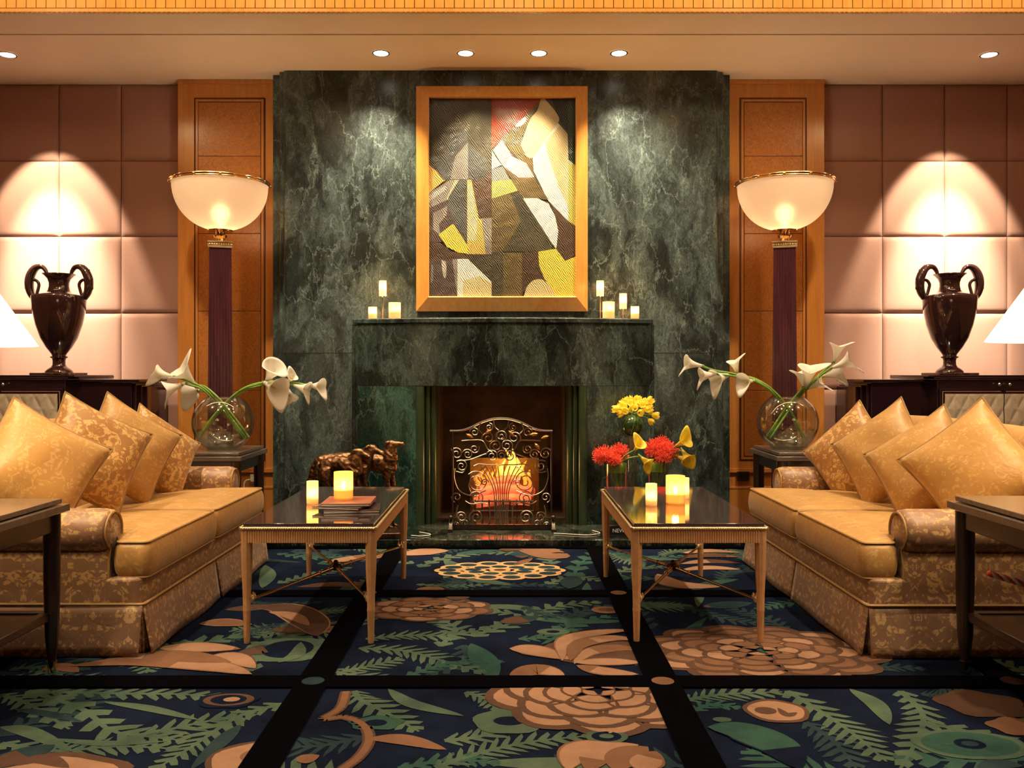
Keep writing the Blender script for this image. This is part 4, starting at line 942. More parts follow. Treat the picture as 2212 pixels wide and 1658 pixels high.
# ================================================================ TABLE LAMPS at the picture edges
def table_lamp(loc,lab,zs):
    t=thing('table_lamp',lab,'table lamp',loc,0,'pair of table lamps')
    b=MB(); b.lathe([(.08,0),(.08,.012),(.05,.02),(.025,.05),(.045,.12),(.05,.2),(.03,.3),(.014,.34),(.012,zs+.05)],28); obj('lamp_base',b,m_['brass'],t)
    b=MB(); b.lathe([(.305,zs),(.085,zs+.33),(.082,zs+.33),(.302,zs)],48,cap=False); obj('lamp_shade',b,m_['shade'],t,smooth=60)
    b=MB(); b.ball((0,0,zs+.12),.03,12,8); obj('bulb',b,emit('shade bulb',(1,.8,.5),8),t)
    light('table_lamp_bulb','POINT',(loc[0],loc[1],loc[2]+zs+.13),30,(1,.70,.38),shadow_soft_size=.05)
table_lamp((-1.915,2.93,.635),'cream cone-shaded table lamp on the left end table, mostly cut by the left edge',.555)
table_lamp((1.94,2.93,.645),'cream cone-shaded table lamp on the right end table, mostly cut by the right edge',.56)
# ================================================================ PAINTING
pt=thing('painting','abstract painting of curved and angular shapes in an orange wood frame above the mantel','painting',(0,6.3,1.1))
DF=6.22
def pc(x,y,d=0.0):          # drawing units of the painting (crop of the photograph) -> metres on the picture plane
    X=860+x*.35-CX; Y=140+y*.35-CY; return (X*DF/F, DF-6.3+d, -Y*DF/F)
def rect4(x0,y0,x1,y1,d): return [pc(x0,y0,d),pc(x1,y0,d),pc(x1,y1,d),pc(x0,y1,d)]
O=rect4(107,117,1174,1517,.05); I=rect4(185,195,1102,1434,0); J=rect4(190,200,1096,1427,.004); K=rect4(190,200,1096,1427,.03); BK=rect4(107,117,1174,1517,.078)
for k,nm in enumerate(('top','right','bottom','left')):
    a,c=k,(k+1)%4; b=MB(); b.add([O[a],O[c],I[c],I[a],J[a],J[c],K[c],K[a],BK[a],BK[c]],[(0,1,2,3),(3,2,5,4),(4,5,6,7),(0,8,9,1)])
    obj('frame_rail',b,m_['framewood'],pt,weld=True)
def pcol(name,c,c2,sc_=6,st=(1,1,1),bm_=.35):
    m=plain('paint '+name,c,.38,c2=c2,scale=sc_,bmp=0,stretch=st,coat=.15); nt=m.node_tree; bb=nt.nodes['Principled BSDF']
    wv=nn(nt,'ShaderNodeTexWave',Scale=26.0,Distortion=9.0,Detail=3.0); wv.inputs['Detail Scale'].default_value=.6; nt.links.new(coords(nt,(1,1,1),(0,math.radians(35),0)),wv.inputs['Vector']); bump(nt,bb,wv.outputs['Fac'],.35,.008); return m
pm=[pcol('olive',(0.0612,0.054,0.0288),(0.0216,0.0216,0.0144)),pcol('smoke',(0.072,0.0792,0.0792),(0.0252,0.0252,0.0144),3),pcol('brick red',(0.288,0.0396,0.0144),(0.216,0.0288,0.0108)),pcol('cream',(0.5184,0.432,0.2448),(0.4032,0.3168,0.144)),
    pcol('white',(0.6192,0.6048,0.5328),(0.504,0.4896,0.396)),pcol('yellow',(0.6192,0.4896,0.0576),(0.504,0.36,0.0576)),pcol('ochre',(0.5184,0.3312,0.0864),(0.4464,0.2592,0.0576)),pcol('brown',(0.0648,0.036,0.0216),(0.0396,0.0252,0.0144)),
    pcol('grey',(0.216,0.2016,0.18),(0.1152,0.1008,0.0864)),pcol('black',(0.00576,0.0072,0.00576),(0.00288,0.00288,0.00288)),pcol('green',(0.0144,0.036,0.00864),(0.0072,0.0144,0.00576)),pcol('olive brown',(0.1152,0.0864,0.0324),(0.0576,0.0432,0.018),10,(1,1,3)),
    pcol('plum grey',(0.072,0.0504,0.0468),(0.0432,0.0324,0.0288)),pcol('pale grey',(0.396,0.3816,0.3456),(0.2448,0.2304,0.2016)),pcol('lime',(0.36,0.3384,0.072),(0.2736,0.2592,0.072))]
b=MB(); b.add([pc(190,200,.029),pc(1096,200,.029),pc(1096,1427,.029),pc(190,1427,.029),pc(190,200,.05),pc(1096,200,.05),pc(1096,1427,.05),pc(190,1427,.05)],[(0,3,2,1),(4,5,6,7),(0,1,5,4),(1,2,6,5),(2,3,7,6),(3,0,4,7)],0)
lay=[0]
def pp(P,mat):
    lay[0]+=1; d=.029-.00018*lay[0]; P=[(min(1096,max(190,x)),min(1427,max(200,y))) for x,y in P]
    vs=[pc(x,y,d) for x,y in P]
    a=sum(P[i-1][0]*P[i][1]-P[i][0]*P[i-1][1] for i in range(len(P)))
    if a>0: vs=vs[::-1]
    b.add(vs,[tuple(range(len(vs)))],mat)
def ps(P,mat,n=5):
    Q=[Vector((x,y,0)) for x,y in P]; Q=Q+[Q[0]]; R=crom(Q,n*len(P)); pp([(p.x,p.y) for p in R[:-1]],mat)
pp([(190,200),(577,200),(577,705),(190,705)],0); pp([(330,420),(430,380),(520,520),(560,640),(520,700),(275,700),(225,610),(280,560)],1); pp([(350,560),(430,470),(430,700),(320,700)],8)
pp([(430,200),(577,200),(577,480),(520,560),(430,470)],0)
pp([(577,200),(890,200),(577,510)],2); pp([(950,200),(1096,200),(1096,620),(1048,400),(985,320)],9); pp([(1048,200),(1096,200),(1096,610),(1052,580)],10)
pp([(577,510),(890,200),(830,300),(760,440),(830,570),(840,690),(640,460)],11)
ps([(905,200),(958,262),(975,285),(995,325),(975,370),(832,567),(762,500),(770,450),(815,330),(858,275),(882,205)],3)
pp([(987,350),(1048,420),(1052,580),(1096,615),(1096,990),(1040,950),(925,830),(838,650),(832,570)],4); pp([(1000,370),(1048,420),(1052,880),(990,740),(930,560),(905,470)],3); pp([(1052,585),(1096,615),(1096,990),(1052,960)],14)
ps([(785,312),(792,330),(770,362),(738,376),(725,366),(762,330)],4)
pp([(640,455),(705,560),(790,600),(842,686),(800,695),(740,690),(660,640),(585,520)],13); pp([(690,560),(740,590),(700,640),(660,620)],4)
pp([(577,520),(600,560),(640,612),(577,640)],13); pp([(577,640),(645,620),(690,700),(577,715)],8); pp([(577,715),(695,700),(740,772),(577,820)],14)
pp([(645,615),(740,690),(842,690),(930,830),(860,820),(770,815),(740,772)],11)
pp([(577,820),(740,775),(780,830),(955,1105),(940,1150),(577,1150)],0); pp([(577,820),(690,790),(760,960),(640,1150),(577,1150)],11)
pp([(770,818),(860,818),(930,852),(970,930),(990,1020),(985,1100),(975,1130),(955,1105)],4)
pp([(935,840),(1045,955),(1096,990),(1096,1170),(1035,1205),(978,1130),(990,1020),(970,930)],7)
pp([(190,612),(240,655),(275,705),(190,705)],6); pp([(190,705),(290,705),(190,785)],6); pp([(190,785),(320,705),(375,705),(300,830),(190,880)],8); pp([(190,800),(290,740),(300,760),(190,840)],13)
pp([(350,705),(375,705),(305,830),(298,820)],3); pp([(375,705),(425,705),(425,1100),(340,980),(300,860),(310,810)],1); pp([(190,880),(300,830),(320,900),(400,1070),(260,1090),(190,1090)],12); pp([(215,910),(300,870),(300,920),(250,980),(260,1050),(215,1010)],8)
pp([(425,705),(452,705),(500,945),(515,945),(540,1165),(425,1165)],6); pp([(430,730),(450,730),(490,950),(480,1080),(428,1080)],3)
pp([(452,705),(520,700),(577,645),(577,942),(498,945)],7); pp([(515,942),(577,940),(577,1165),(540,1165)],8)
pp([(335,978),(345,985),(428,1110),(428,1162),(370,1155),(300,1120),(248,1045)],5)
pp([(190,1090),(260,1095),(330,1150),(428,1165),(577,1165),(577,1195),(190,1195)],7); pp([(190,1195),(335,1195),(365,1427),(190,1427)],12); pp([(333,1195),(365,1195),(365,1427),(345,1300)],8); ps([(265,1200),(295,1220),(293,1310),(275,1290)],13); ps([(200,1230),(215,1240),(212,1330),(198,1330)],8)
pp([(365,1195),(430,1195),(577,1335),(577,1427),(365,1427)],4); pp([(400,1330),(500,1300),(577,1350),(577,1427),(400,1427)],3); pp([(430,1195),(577,1172),(577,1335)],0)
pp([(577,1150),(650,1150),(650,1427),(577,1427)],0); pp([(648,1155),(765,1155),(765,1200),(648,1226)],11); pp([(648,1226),(765,1200),(765,1427),(648,1427)],11); pp([(765,1155),(865,1150),(880,1260),(930,1350),(830,1330),(775,1400),(765,1427)],7)
pp([(865,1150),(975,1132),(1032,1207),(1096,1180),(1096,1427),(970,1427),(905,1320),(872,1240)],5); ps([(775,1427),(800,1360),(850,1322),(910,1335),(965,1427)],3)
obj('canvas',b,pm,pt,weld=False)
# ================================================================ BOOKS
def book(loc,rz,wd,dp,th,cov,lab,grp='books on the left coffee table'):
    t=thing('book',lab,'book',loc,rz,grp)
    b=MB(); b.box(-wd/2,wd/2,-dp/2,dp/2,0,.0018); b.box(-wd/2,wd/2,-dp/2,dp/2,th-.0018,th); b.box(wd/2-.004,wd/2,-dp/2,dp/2,.0018,th-.0018); obj('cover',b,m_[cov],t,bevel=.001,seg=1)
    b=MB(); b.box(-wd/2+.003,wd/2-.005,-dp/2+.002,dp/2-.002,.002,th-.002); obj('pages',b,m_['paper'],t); return t
book((-.69,3.895,ZT+.0005),math.radians(8),.245,.21,.013,'book2','thin dark book at the bottom of the stack on the left coffee table')
book((-.73,3.90,ZT+.0145),math.radians(-12),.22,.20,.011,'book2','thin dark book in the middle of the stack on the left coffee table')
book((-.712,3.93,ZT+.0265),math.radians(2),.215,.23,.013,'book1','brown book on top of the stack on the left coffee table, under the candle')
# book lying on the hearth, spine lettering
bk=thing('book','thick black book with white letters on the hearth under the left glass vase','book',(.735,5.72,.0455)); 
b=MB(); b.box(-.09,.16,-.085,.085,0,.004); b.box(-.09,.16,-.085,.085,.064,.068); b.box(-.085,.16,-.085,-.080,.004,.064); obj('cover',b,m_['black'],bk,bevel=.001,seg=1)
b=MB(); b.box(-.086,.155,-.079,.08,.0045,.0635); obj('pages',b,m_['cream'],bk)
cu=bpy.data.curves.new('lettering','FONT'); cu.body='NEW'; cu.size=.034; cu.extrude=.0004; tmp=bpy.data.objects.new('lettering',cu); COL.objects.link(tmp)
dg=bpy.context.evaluated_depsgraph_get(); me=bpy.data.meshes.new_from_object(tmp.evaluated_get(dg)); bpy.data.objects.remove(tmp)
lt=obj('lettering',me,m_['textw'],bk); lt.rotation_euler=(PI/2,0,0); lt.location=(-.062,-.0856,.022)
# ================================================================ CANDLES
def candle_glow(loc,e): light('candle_light','POINT',loc,e*1.5,(1,.50,.16),shadow_soft_size=.015)
def votive(loc,r,h,lab,grp,glassm='frost',e=1.2,wax_h=.45,rs=1):
    t=thing('candle_glass',lab,'candle',loc,0,grp)
    b=MB(); b.lathe([(.0,.002),(r*.97,.0),(r,.004),(r,h),(r-.0022,h),(r-.0022,.006),(0,.006)],32,cap=False); obj('glass_holder',b,m_[glassm],t,smooth=50)
    b=MB(); w_=h*wax_h; b.lathe([(0,.008),(r-.005,.008),(r-.005,w_),(r*.55,w_-.004),(0,w_-.006)],28,cap=False); obj('wax',b,m_['wax'],t,smooth=50)
    b=MB(); fz=w_+.002; fh=min(.03,h*.28); b.lathe([(.0008,fz-.008),(.0035*rs,fz+fh*.15),(.0055*rs,fz+fh*.35),(.004*rs,fz+fh*.65),(.0006,fz+fh)],12); obj('flame',b,m_['flame'],t,smooth=80)
    candle_glow((loc[0],loc[1],loc[2]+w_+fh*.7),e); return t
def stick(loc,H_,lab,grp,e=1.6):
    t=thing('candlestick',lab,'candlestick',loc,0,grp)
    b=MB(); b.lathe([(.034,0),(.034,.004),(.006,.008),(.0045,.02),(.0045,H_-.118),(.012,H_-.112),(.016,H_-.108)],20); obj('stem',b,m_['silver'],t)
    b=MB(); r=.026; z=H_-.108; b.lathe([(.0,z+.001),(r,z+.0),(r,H_),(r-.002,H_),(r-.002,z+.004),(0,z+.004)],28,cap=False); obj('glass_holder',b,m_['frost'],t,smooth=50)
    b=MB(); b.lathe([(0,z+.005),(r-.006,z+.005),(r-.006,z+.05),(0,z+.048)],20,cap=False); obj('wax',b,m_['waxhot'],t,smooth=50)
    b=MB(); b.lathe([(.0008,z+.046),(.005,z+.058),(.003,z+.072),(.0005,z+.085)],10); obj('flame',b,m_['flame'],t,smooth=80)
    candle_glow((loc[0],loc[1],loc[2]+z+.065),e); return t
GM='candles on the mantel shelf'; MZ=1.4725; DMn=6.17
def mx_(px,D=DMn): return (px-CX)*D/F
votive((mx_(805),DMn,MZ),.030,.085,'small glowing candle glass at the left end of the mantel shelf',GM,e=3.2)
stick((mx_(826),DMn+.02,MZ),.272,'tall thin silver candlestick on the left part of the mantel shelf',GM,e=3.2)
votive((mx_(853),DMn-.01,MZ),.042,.115,'wide ribbed candle glass on the left part of the mantel shelf',GM,e=3.2)
stick((mx_(1297),DMn+.02,MZ),.272,'tallest thin silver candlestick, right of the painting on the mantel shelf',GM,e=3.2)
votive((mx_(1314),DMn-.02,MZ),.042,.120,'wide ribbed candle glass on the right part of the mantel shelf',GM,e=3.2)
stick((mx_(1346),DMn,MZ),.180,'shorter silver candlestick between the two candle glasses, right on the mantel shelf',GM,e=3.2)
votive((mx_(1371),DMn-.01,MZ),.029,.088,'small glowing candle glass at the right end of the mantel shelf',GM,e=3.2)
GC='candle glasses on the coffee tables'
votive((mx_(675,4.07),4.07,ZT+.0005),.027,.105,'narrow white glowing candle glass on the left coffee table, beside the books',GC,'frost',1.6,.30)
votive((mx_(742,3.94),3.94,ZT+.040),.043,.124,'wide amber candle glass standing on the brown book, left coffee table',GC,'amberglass',2.2,.38,1.6)
votive((mx_(1407,4.02),4.02,ZT+.0005),.026,.100,'narrow white glowing candle glass, leftmost on the right coffee table',GC,'frost',1.6,.30)
votive((mx_(1459,4.06),4.06,ZT+.0005),.044,.132,'wide amber candle glass, middle of the three on the right coffee table',GC,'amberglass',2.2,.38,1.6)
votive((mx_(1478,4.24),4.24,ZT+.0005),.024,.100,'narrow candle glass half hidden behind the wide one, right coffee table',GC,'frost',1.2,.30)
# ================================================================ GLASS BOWLS WITH LILIES
BZ=.6255
def bowl_vase(loc,lab):
    t=thing('glass_bowl',lab,'vase',loc,0,'pair of round glass bowls'); R=.186; P=[(0,.004)]
    for k in range(22):
        a=math.radians(-62+ (62+58)*k/21); P.append((R*math.cos(a), .164+R*math.sin(a)))
    Pi=[(max(0,r-.004),z+(.003 if z<.1 else 0)) for r,z in P[::-1]]
    b=MB(); b.lathe([(0,.0),(.085,.0)]+P[1:]+Pi[:-1]+[(0,.007)],56,cap=False); obj('bowl',b,m_['glass'],t,smooth=60)
    b=MB(); W=[p for p in P[1:] if p[1]<.115]; W=[(r-.006,z+.004) for r,z in W]; b.lathe([(0,W[0][1])]+W+[(W[-1][0]+.004,.118),(0,.118)],48,cap=False); obj('water',b,m_['water'],t,smooth=50)
    return t
VL=Vector(((482-CX)*5.40/F,5.40,BZ)); VR=Vector(((1701-CX)*5.42/F,5.42,BZ))
bowl_vase(VL,'round glass bowl with water and crossed lilies on the left side table')
bowl_vase(VR,'round glass bowl with water and crossed lilies on the right side table')
def lily(path,d,tipdir,size,lab,grp,ns=22,open_=1.0):
    P=crom(path,ns); o=P[0]; size*=1.18; t=thing('calla_lily',lab,'lily',o,0,grp)
    b=MB(); b.tube([p-o for p in P],[.0062]*(ns+1),8); obj('stem',b,m_['stem'],t,smooth=60)
    z=Vector(d).normalized(); x=Vector(tipdir); x=(x-z*x.dot(z)).normalized(); y=z.cross(x); base=P[-1]-o; Ln=size; R=size*.42*open_
    def fn(u,v):
        a=2*PI*u; r=R*(.13+.38*v+.62*v**3.0); c=math.cos(a); tp=max(0,c)**2.2
        h=Ln*(v*(.92+.06*c)+.42*v**3*tp-.16*v**6*(1-abs(c))); rr=r*(1+.25*v**5*tp); X=rr*c+Ln*.10*v**5*tp; Y=rr*math.sin(a)*(1-.35*v**4*tp)
        h-=.22*Ln*v**9*tp
        q=base-z*.006+x*X+y*Y+z*h; return (q.x,q.y,q.z)
    b=MB(); b.grid(fn,28,14); obj('spathe',b,[m_['white']],t,smooth=80,solid=.0012)
    b=MB(); b.tube([base+z*Ln*.05,base+z*Ln*.35,base+z*Ln*.62],[.004,.0055,.003],8); obj('spadix',b,m_['spadix'],t,smooth=80)
    b=MB(); b.tube([base-z*.02,base+z*Ln*.02,base+z*Ln*.12],[.0064,.0085,.4*R*.55],10); obj('green_collar',b,m_['stem'],t,smooth=80)
    return t
def path(pts,D,off):      # traced stem: list of pixel points on a plane at depth D with small depth offsets
    n=len(pts); return [at(x,y,D+off*(1-2*k/(n-1))) for k,(x,y) in enumerate(pts)]
D1=5.40
LG='calla lilies in the left glass bowl'; RG='calla lilies in the right glass bowl'
A1=[(530,944),(500,903),(470,866),(440,838)]; A2=[(430,940),(455,905),(490,866),(525,840),(560,829)]
lily(path(A1+[(405,822),(372,812)],D1,.03),(-1,.0,.12),(-.2,-.5,-1),.105,'calla lily with the outermost bloom on the left, left glass bowl',LG)
lily(path([(x-4,y+2) for x,y in A1]+[(412,832),(398,828)],D1,.05),(-1,-.3,-.45),(-.6,-.2,-1),.12,'drooping calla lily, second from the left in the left glass bowl',LG)
lily(path([(x+5,y-2) for x,y in A1]+[(427,832),(420,830)],D1,-.04),(-.55,-.45,.8),(.4,0,1),.14,'large upturned calla lily leaning left in the left glass bowl',LG,open_=1.15)
lily(path([(x+8,y) for x,y in A1]+[(440,845),(432,842)],D1,-.06),(-.9,.6,-.3),(-.3,0,-1),.12,'calla lily facing back below the left group, left glass bowl',LG)
lily(path(A2+[(572,826)],D1,.06),(.8,-.55,-.35),(.35,-.2,-1),.145,'large calla lily with its lip hanging down, right group in the left glass bowl',LG,open_=1.05)
lily(path([(x+3,y+3) for x,y in A2]+[(576,822)],D1,.02),(.55,-.5,.6),(.5,-.5,.4),.135,'upturned calla lily at the start of the right group, left glass bowl',LG,open_=1.1)
lily(path([(x+4,y-3) for x,y in A2]+[(600,824),(622,838)],D1,-.03),(.3,-.5,-.75),(-.1,-.5,-.8),.09,'small calla lily hanging down mid-way along the right group, left glass bowl',LG)
lily(path([(x+2,y+1) for x,y in A2]+[(595,823),(622,826)],D1,-.01),(.5,-.4,.6),(.2,-.3,1),.07,'small upright calla lily behind the right group, left glass bowl',LG)
lily(path([(x,y+4) for x,y in A2]+[(600,826),(636,832)],D1,.03),(1,-.2,-.35),(.3,-.2,-1),.10,'calla lily second from the right end, left glass bowl',LG)
lily(path([(x+4,y+2) for x,y in A2]+[(610,823),(668,832)],D1,.0),(1,-.35,-.12),(.1,-.1,-1),.10,'calla lily with the outermost bloom on the right, left glass bowl',LG)
D2=5.42; B1=[(1735,945),(1715,905),(1690,868),(1660,838),(1632,821)]; B2=[(1662,942),(1680,915),(1705,878),(1735,842)]
lily(path(B1+[(1580,806),(1545,800),(1514,789)],D2,.03),(-1,-.1,.10),(-.5,-.3,-1),.105,'calla lily with the outermost bloom on the left, right glass bowl',RG)
lily(path([(x,y+3) for x,y in B1]+[(1585,812),(1545,808)],D2,.05),(-1,-.1,-.15),(-.2,-.2,-1),.10,'calla lily second from the left, right glass bowl',RG)
lily(path([(x+3,y) for x,y in B1]+[(1600,812),(1578,807)],D2,.0),(-.9,-.35,-.35),(-.1,-.2,-1),.13,'large hanging calla lily third from the left, right glass bowl',RG)
lily(path([(x+2,y-2) for x,y in B1]+[(1610,812),(1592,806)],D2,-.03),(-.25,-.2,1),(.1,-.3,1),.09,'small upright calla lily in the left group, right glass bowl',RG)
lily(path([(x,y+1) for x,y in B1]+[(1628,822)],D2,.02),(-.8,-.5,-.1),(0,-.2,-1),.11,'calla lily nearest the bowl in the left group, right glass bowl',RG)
lily(path(B2+[(1775,805),(1803,778)],D2,.03),(.25,-.1,1),(1,-.2,.3),.105,'topmost upright calla lily, right glass bowl',RG)
lily(path([(x+4,y) for x,y in B2]+[(1780,805),(1800,793)],D2,.06),(.9,-.35,.35),(.4,-.3,-1),.115,'calla lily with the rightmost bloom hanging down, right glass bowl',RG)
lily(path([(x+3,y+3) for x,y in B2]+[(1765,820),(1780,812)],D2,-.04),(.9,.2,.15),(.5,0,-1),.11,'calla lily behind the rightmost bloom, right glass bowl',RG)
lily(path([(x-4,y) for x,y in B2]+[(1742,832)],D2,.05),(.1,-.4,1),(1,-.3,-.1),.125,'open calla lily above the rim, right glass bowl',RG,open_=1.1)
lily(path([(x-6,y+1) for x,y in B2]+[(1736,838)],D2,.02),(-.25,-.2,1),(-.5,-.3,1),.105,'narrow upright calla lily leaning left above the rim, right glass bowl',RG,open_=.9)
lily(path([(x+1,y+5) for x,y in B2]+[(1746,838)],D2,-.02),(.7,-.4,.35),(.3,-.2,-1),.10,'low calla lily at the rim facing right, right glass bowl',RG)
# ================================================================ HEARTH FLOWERS
HZ=.0455
def cyl_vase(loc,r,h,lab,band=True):
    t=thing('glass_vase',lab,'vase',loc,0,'glass cylinder vases on the hearth')
    b=MB(); b.lathe([(0,0),(r,0),(r,h),(r-.003,h),(r-.003,.008),(0,.008)],36,cap=False); obj('glass_cylinder',b,m_['glass'],t,smooth=50)
    if band:
        b=MB(); b.lathe([(r-.006,h-.055),(r-.006,h-.012),(r*.8,h+.006),(r*.5,h+.012),(0,h+.010)],30,cap=False); obj('leaf_band',b,m_['leafband'],t,smooth=50)
        b=MB(); rr=random.Random(h)
        for k in range(5):
            a=rr.uniform(0,6.28); b.tube([(r*.5*math.cos(a),r*.5*math.sin(a),h-.05),(r*.3*math.cos(a+2),r*.3*math.sin(a+2),h*.35),(r*.4*math.cos(a+3),r*.4*math.sin(a+3),.02)],.004,6)
        obj('stems_inside',b,m_['stem'],t)
    return t
DV=5.72
cyl_vase((mx_(1332,DV),DV,HZ+.0685),.068,.50-.114,'short glass cylinder vase of coral flowers on the black book, left of the three')
cyl_vase((mx_(1421,DV),DV,HZ),.068,.46,'glass cylinder vase of coral flowers, right of the three on the hearth')
tv=cyl_vase((mx_(1366,5.88),5.88,HZ),.033,.63,'tall thin glass vase with a dark green leaf globe under yellow blooms',False)
b=MB(); b.ball((0,0,.63+.062),.072,26,18); obj('leaf_globe',b,m_['leafwrap'],tv)
b=MB()
for k in range(6):
    a=k*PI/3; b.tube([(.0735*math.sin(t)*math.cos(a+.3*t),.0735*math.sin(t)*math.sin(a+.3*t),.692-.0735*math.cos(t)) for t in [PI*j/12 for j in range(13)]],.0012,5)
obj('leaf_vein',b,m_['leafband'],tv)
rnd=random.Random(5)
def tulip(loc,d,size,lab,grp,stem_to=None):
    t=thing('yellow_bloom',lab,'flower',loc,0,grp); z=Vector(d).normalized(); x=z.orthogonal().normalized(); y=z.cross(x); b=MB()
    for k in range(6):
        a0=k*PI/3
        def fn(u,v):
            a=a0+(u-.5)*1.25*math.sin(PI*min(1,v*.8+.15)); r=size*(.10+.42*math.sin(PI*(.05+.75*v))+(.16*v**3 if k%2 else .02)); h=size*1.15*v
            q=x*r*math.cos(a)+y*r*math.sin(a)+z*h; return (q.x,q.y,q.z)
        b.grid(fn,5,6)
    obj('petals',b,m_['yellow'],t,smooth=80,weld=False)
    if stem_to is not None:
        b=MB(); s=Vector(stem_to)-Vector(loc); b.tube(crom([(0,0,0),-z*size*.5,s*.6,s],8),.003,6); obj('stem',b,m_['stem'],t)
    return t
cgl=Vector((mx_(1366,5.88),5.88,HZ+.692)); YG='yellow blooms in the round bunch'
bc=at(1371,881,5.86)
for k in range(26):
    ph=math.acos(1-1.35*(k+.5)/26); th=k*2.39996; dv=Vector((math.sin(ph)*math.cos(th),math.sin(ph)*math.sin(th),math.cos(ph)))
    pos=bc+Vector((dv.x*.082,dv.y*.075,dv.z*.055-.015))
    tulip(pos,dv+Vector((0,0,.2)),.042,'yellow bloom '+('crowning','high on','in the upper ring of','in the middle ring of','in the lower ring of','at the bottom of')[min(5,int(k/4.6))]+' the round bunch, '+('facing '+('the right','the back right','the back','the back left','the left','the front left','the front','the front right')[int(((th%(2*PI))+PI/8)/(PI/4))%8]),YG,cgl if k<2 else None)
for px,py,d,s,lab in ((1338,884,(-1,-.1,.1),.045,'yellow bloom sticking out left of the round bunch'),(1398,872,(.6,-.2,.7),.05,'yellow bloom rising at the upper right of the round bunch'),(1408,896,(1,-.3,-.1),.045,'yellow bloom reaching furthest right of the round bunch'),(1401,905,(.5,-.4,-.5),.042,'yellow bloom drooping lowest, right of the round bunch')):
    tulip(at(px,py,5.84),d,s,lab,YG,at(1372,893,5.86))
def protea(c,r,lab,to):
    t=thing('pincushion_flower',lab,'flower',c,0,'coral pincushion flowers'); b=MB(); rr=random.Random(c[0]*100)
    b.ball((0,0,0),r*.5,14,10)
    for k in range(230):
        ph=math.acos(1-1.7*(k+.5)/230); th=k*2.39996; d=Vector((math.sin(ph)*math.cos(th),math.sin(ph)*math.sin(th),math.cos(ph)))
        j=Vector((rr.uniform(-1,1),rr.uniform(-1,1),rr.uniform(-1,1)))*.20; l=r*rr.uniform(.80,1.14); q=d*l*.75+j*r*.25; e=(d+j).normalized()*l
        b.tube([d*r*.4,q,e],[r*.026,r*.020,r*.032],5)
    obj('petals',b,m_['red'],t,smooth=80,weld=False); b=MB(); s=Vector(to)-Vector(c); b.tube([(0,0,-r*.4),s],.004,6); obj('stem',b,m_['stem'],t)
vL=(mx_(1332,DV),DV,.50); vR=(mx_(1421,DV),DV,.49)
for px,py,D,r,lab,to in ((1303,985,5.68,.072,'coral spiky flower at the far left, over the left glass vase',vL),(1338,978,5.74,.066,'coral spiky flower on the right side of the left glass vase',vL),(1328,994,5.66,.05,'small coral spiky flower low in front over the left glass vase',vL),
    (1415,970,5.72,.075,'coral spiky flower on the left of the right glass vase',vR),(1440,975,5.70,.078,'largest coral spiky flower over the right glass vase',vR),(1432,986,5.66,.06,'coral spiky flower low in front over the right glass vase',vR),(1428,960,5.78,.06,'coral spiky flower at the back over the right glass vase',vR)):
    protea(at(px,py,D),r,lab,to)
def ycalla(px,py,D,d,tip,s,lab,to):
    c=at(px,py,D); t=lily([Vector(to),Vector(to).lerp(c,.5)+Vector((0,0,.01)),c],d,tip,s,lab,'yellow callas among the coral flowers',10,1.0); t.name='yellow_calla'; t['category']='flower'
    for k in kids(t):
        if k.name.startswith('spathe'): k.data.materials[0]=m_['yellow']
ycalla(1371,972,5.62,(.3,-.6,.6),(-.3,-.2,.8),.085,'yellow calla between the two coral bunches, upper bloom',vL)
ycalla(1383,985,5.62,(.6,-.5,-.6),(.5,-.2,-1),.085,'yellow calla between the two coral bunches, hanging bloom',vL)
ycalla(1462,962,5.66,(.4,-.5,.35),(.1,0,1),.10,'tall yellow calla at the upper right of the right coral bunch',vR)
ycalla(1474,972,5.66,(.3,-.5,-.6),(.6,0,-1),.09,'yellow calla pointing down at the right end of the coral bunch',vR)
ycalla(1462,985,5.66,(1,-.3,-.4),(.6,0,-1),.07,'small yellow calla low at the right end of the coral bunch',vR)
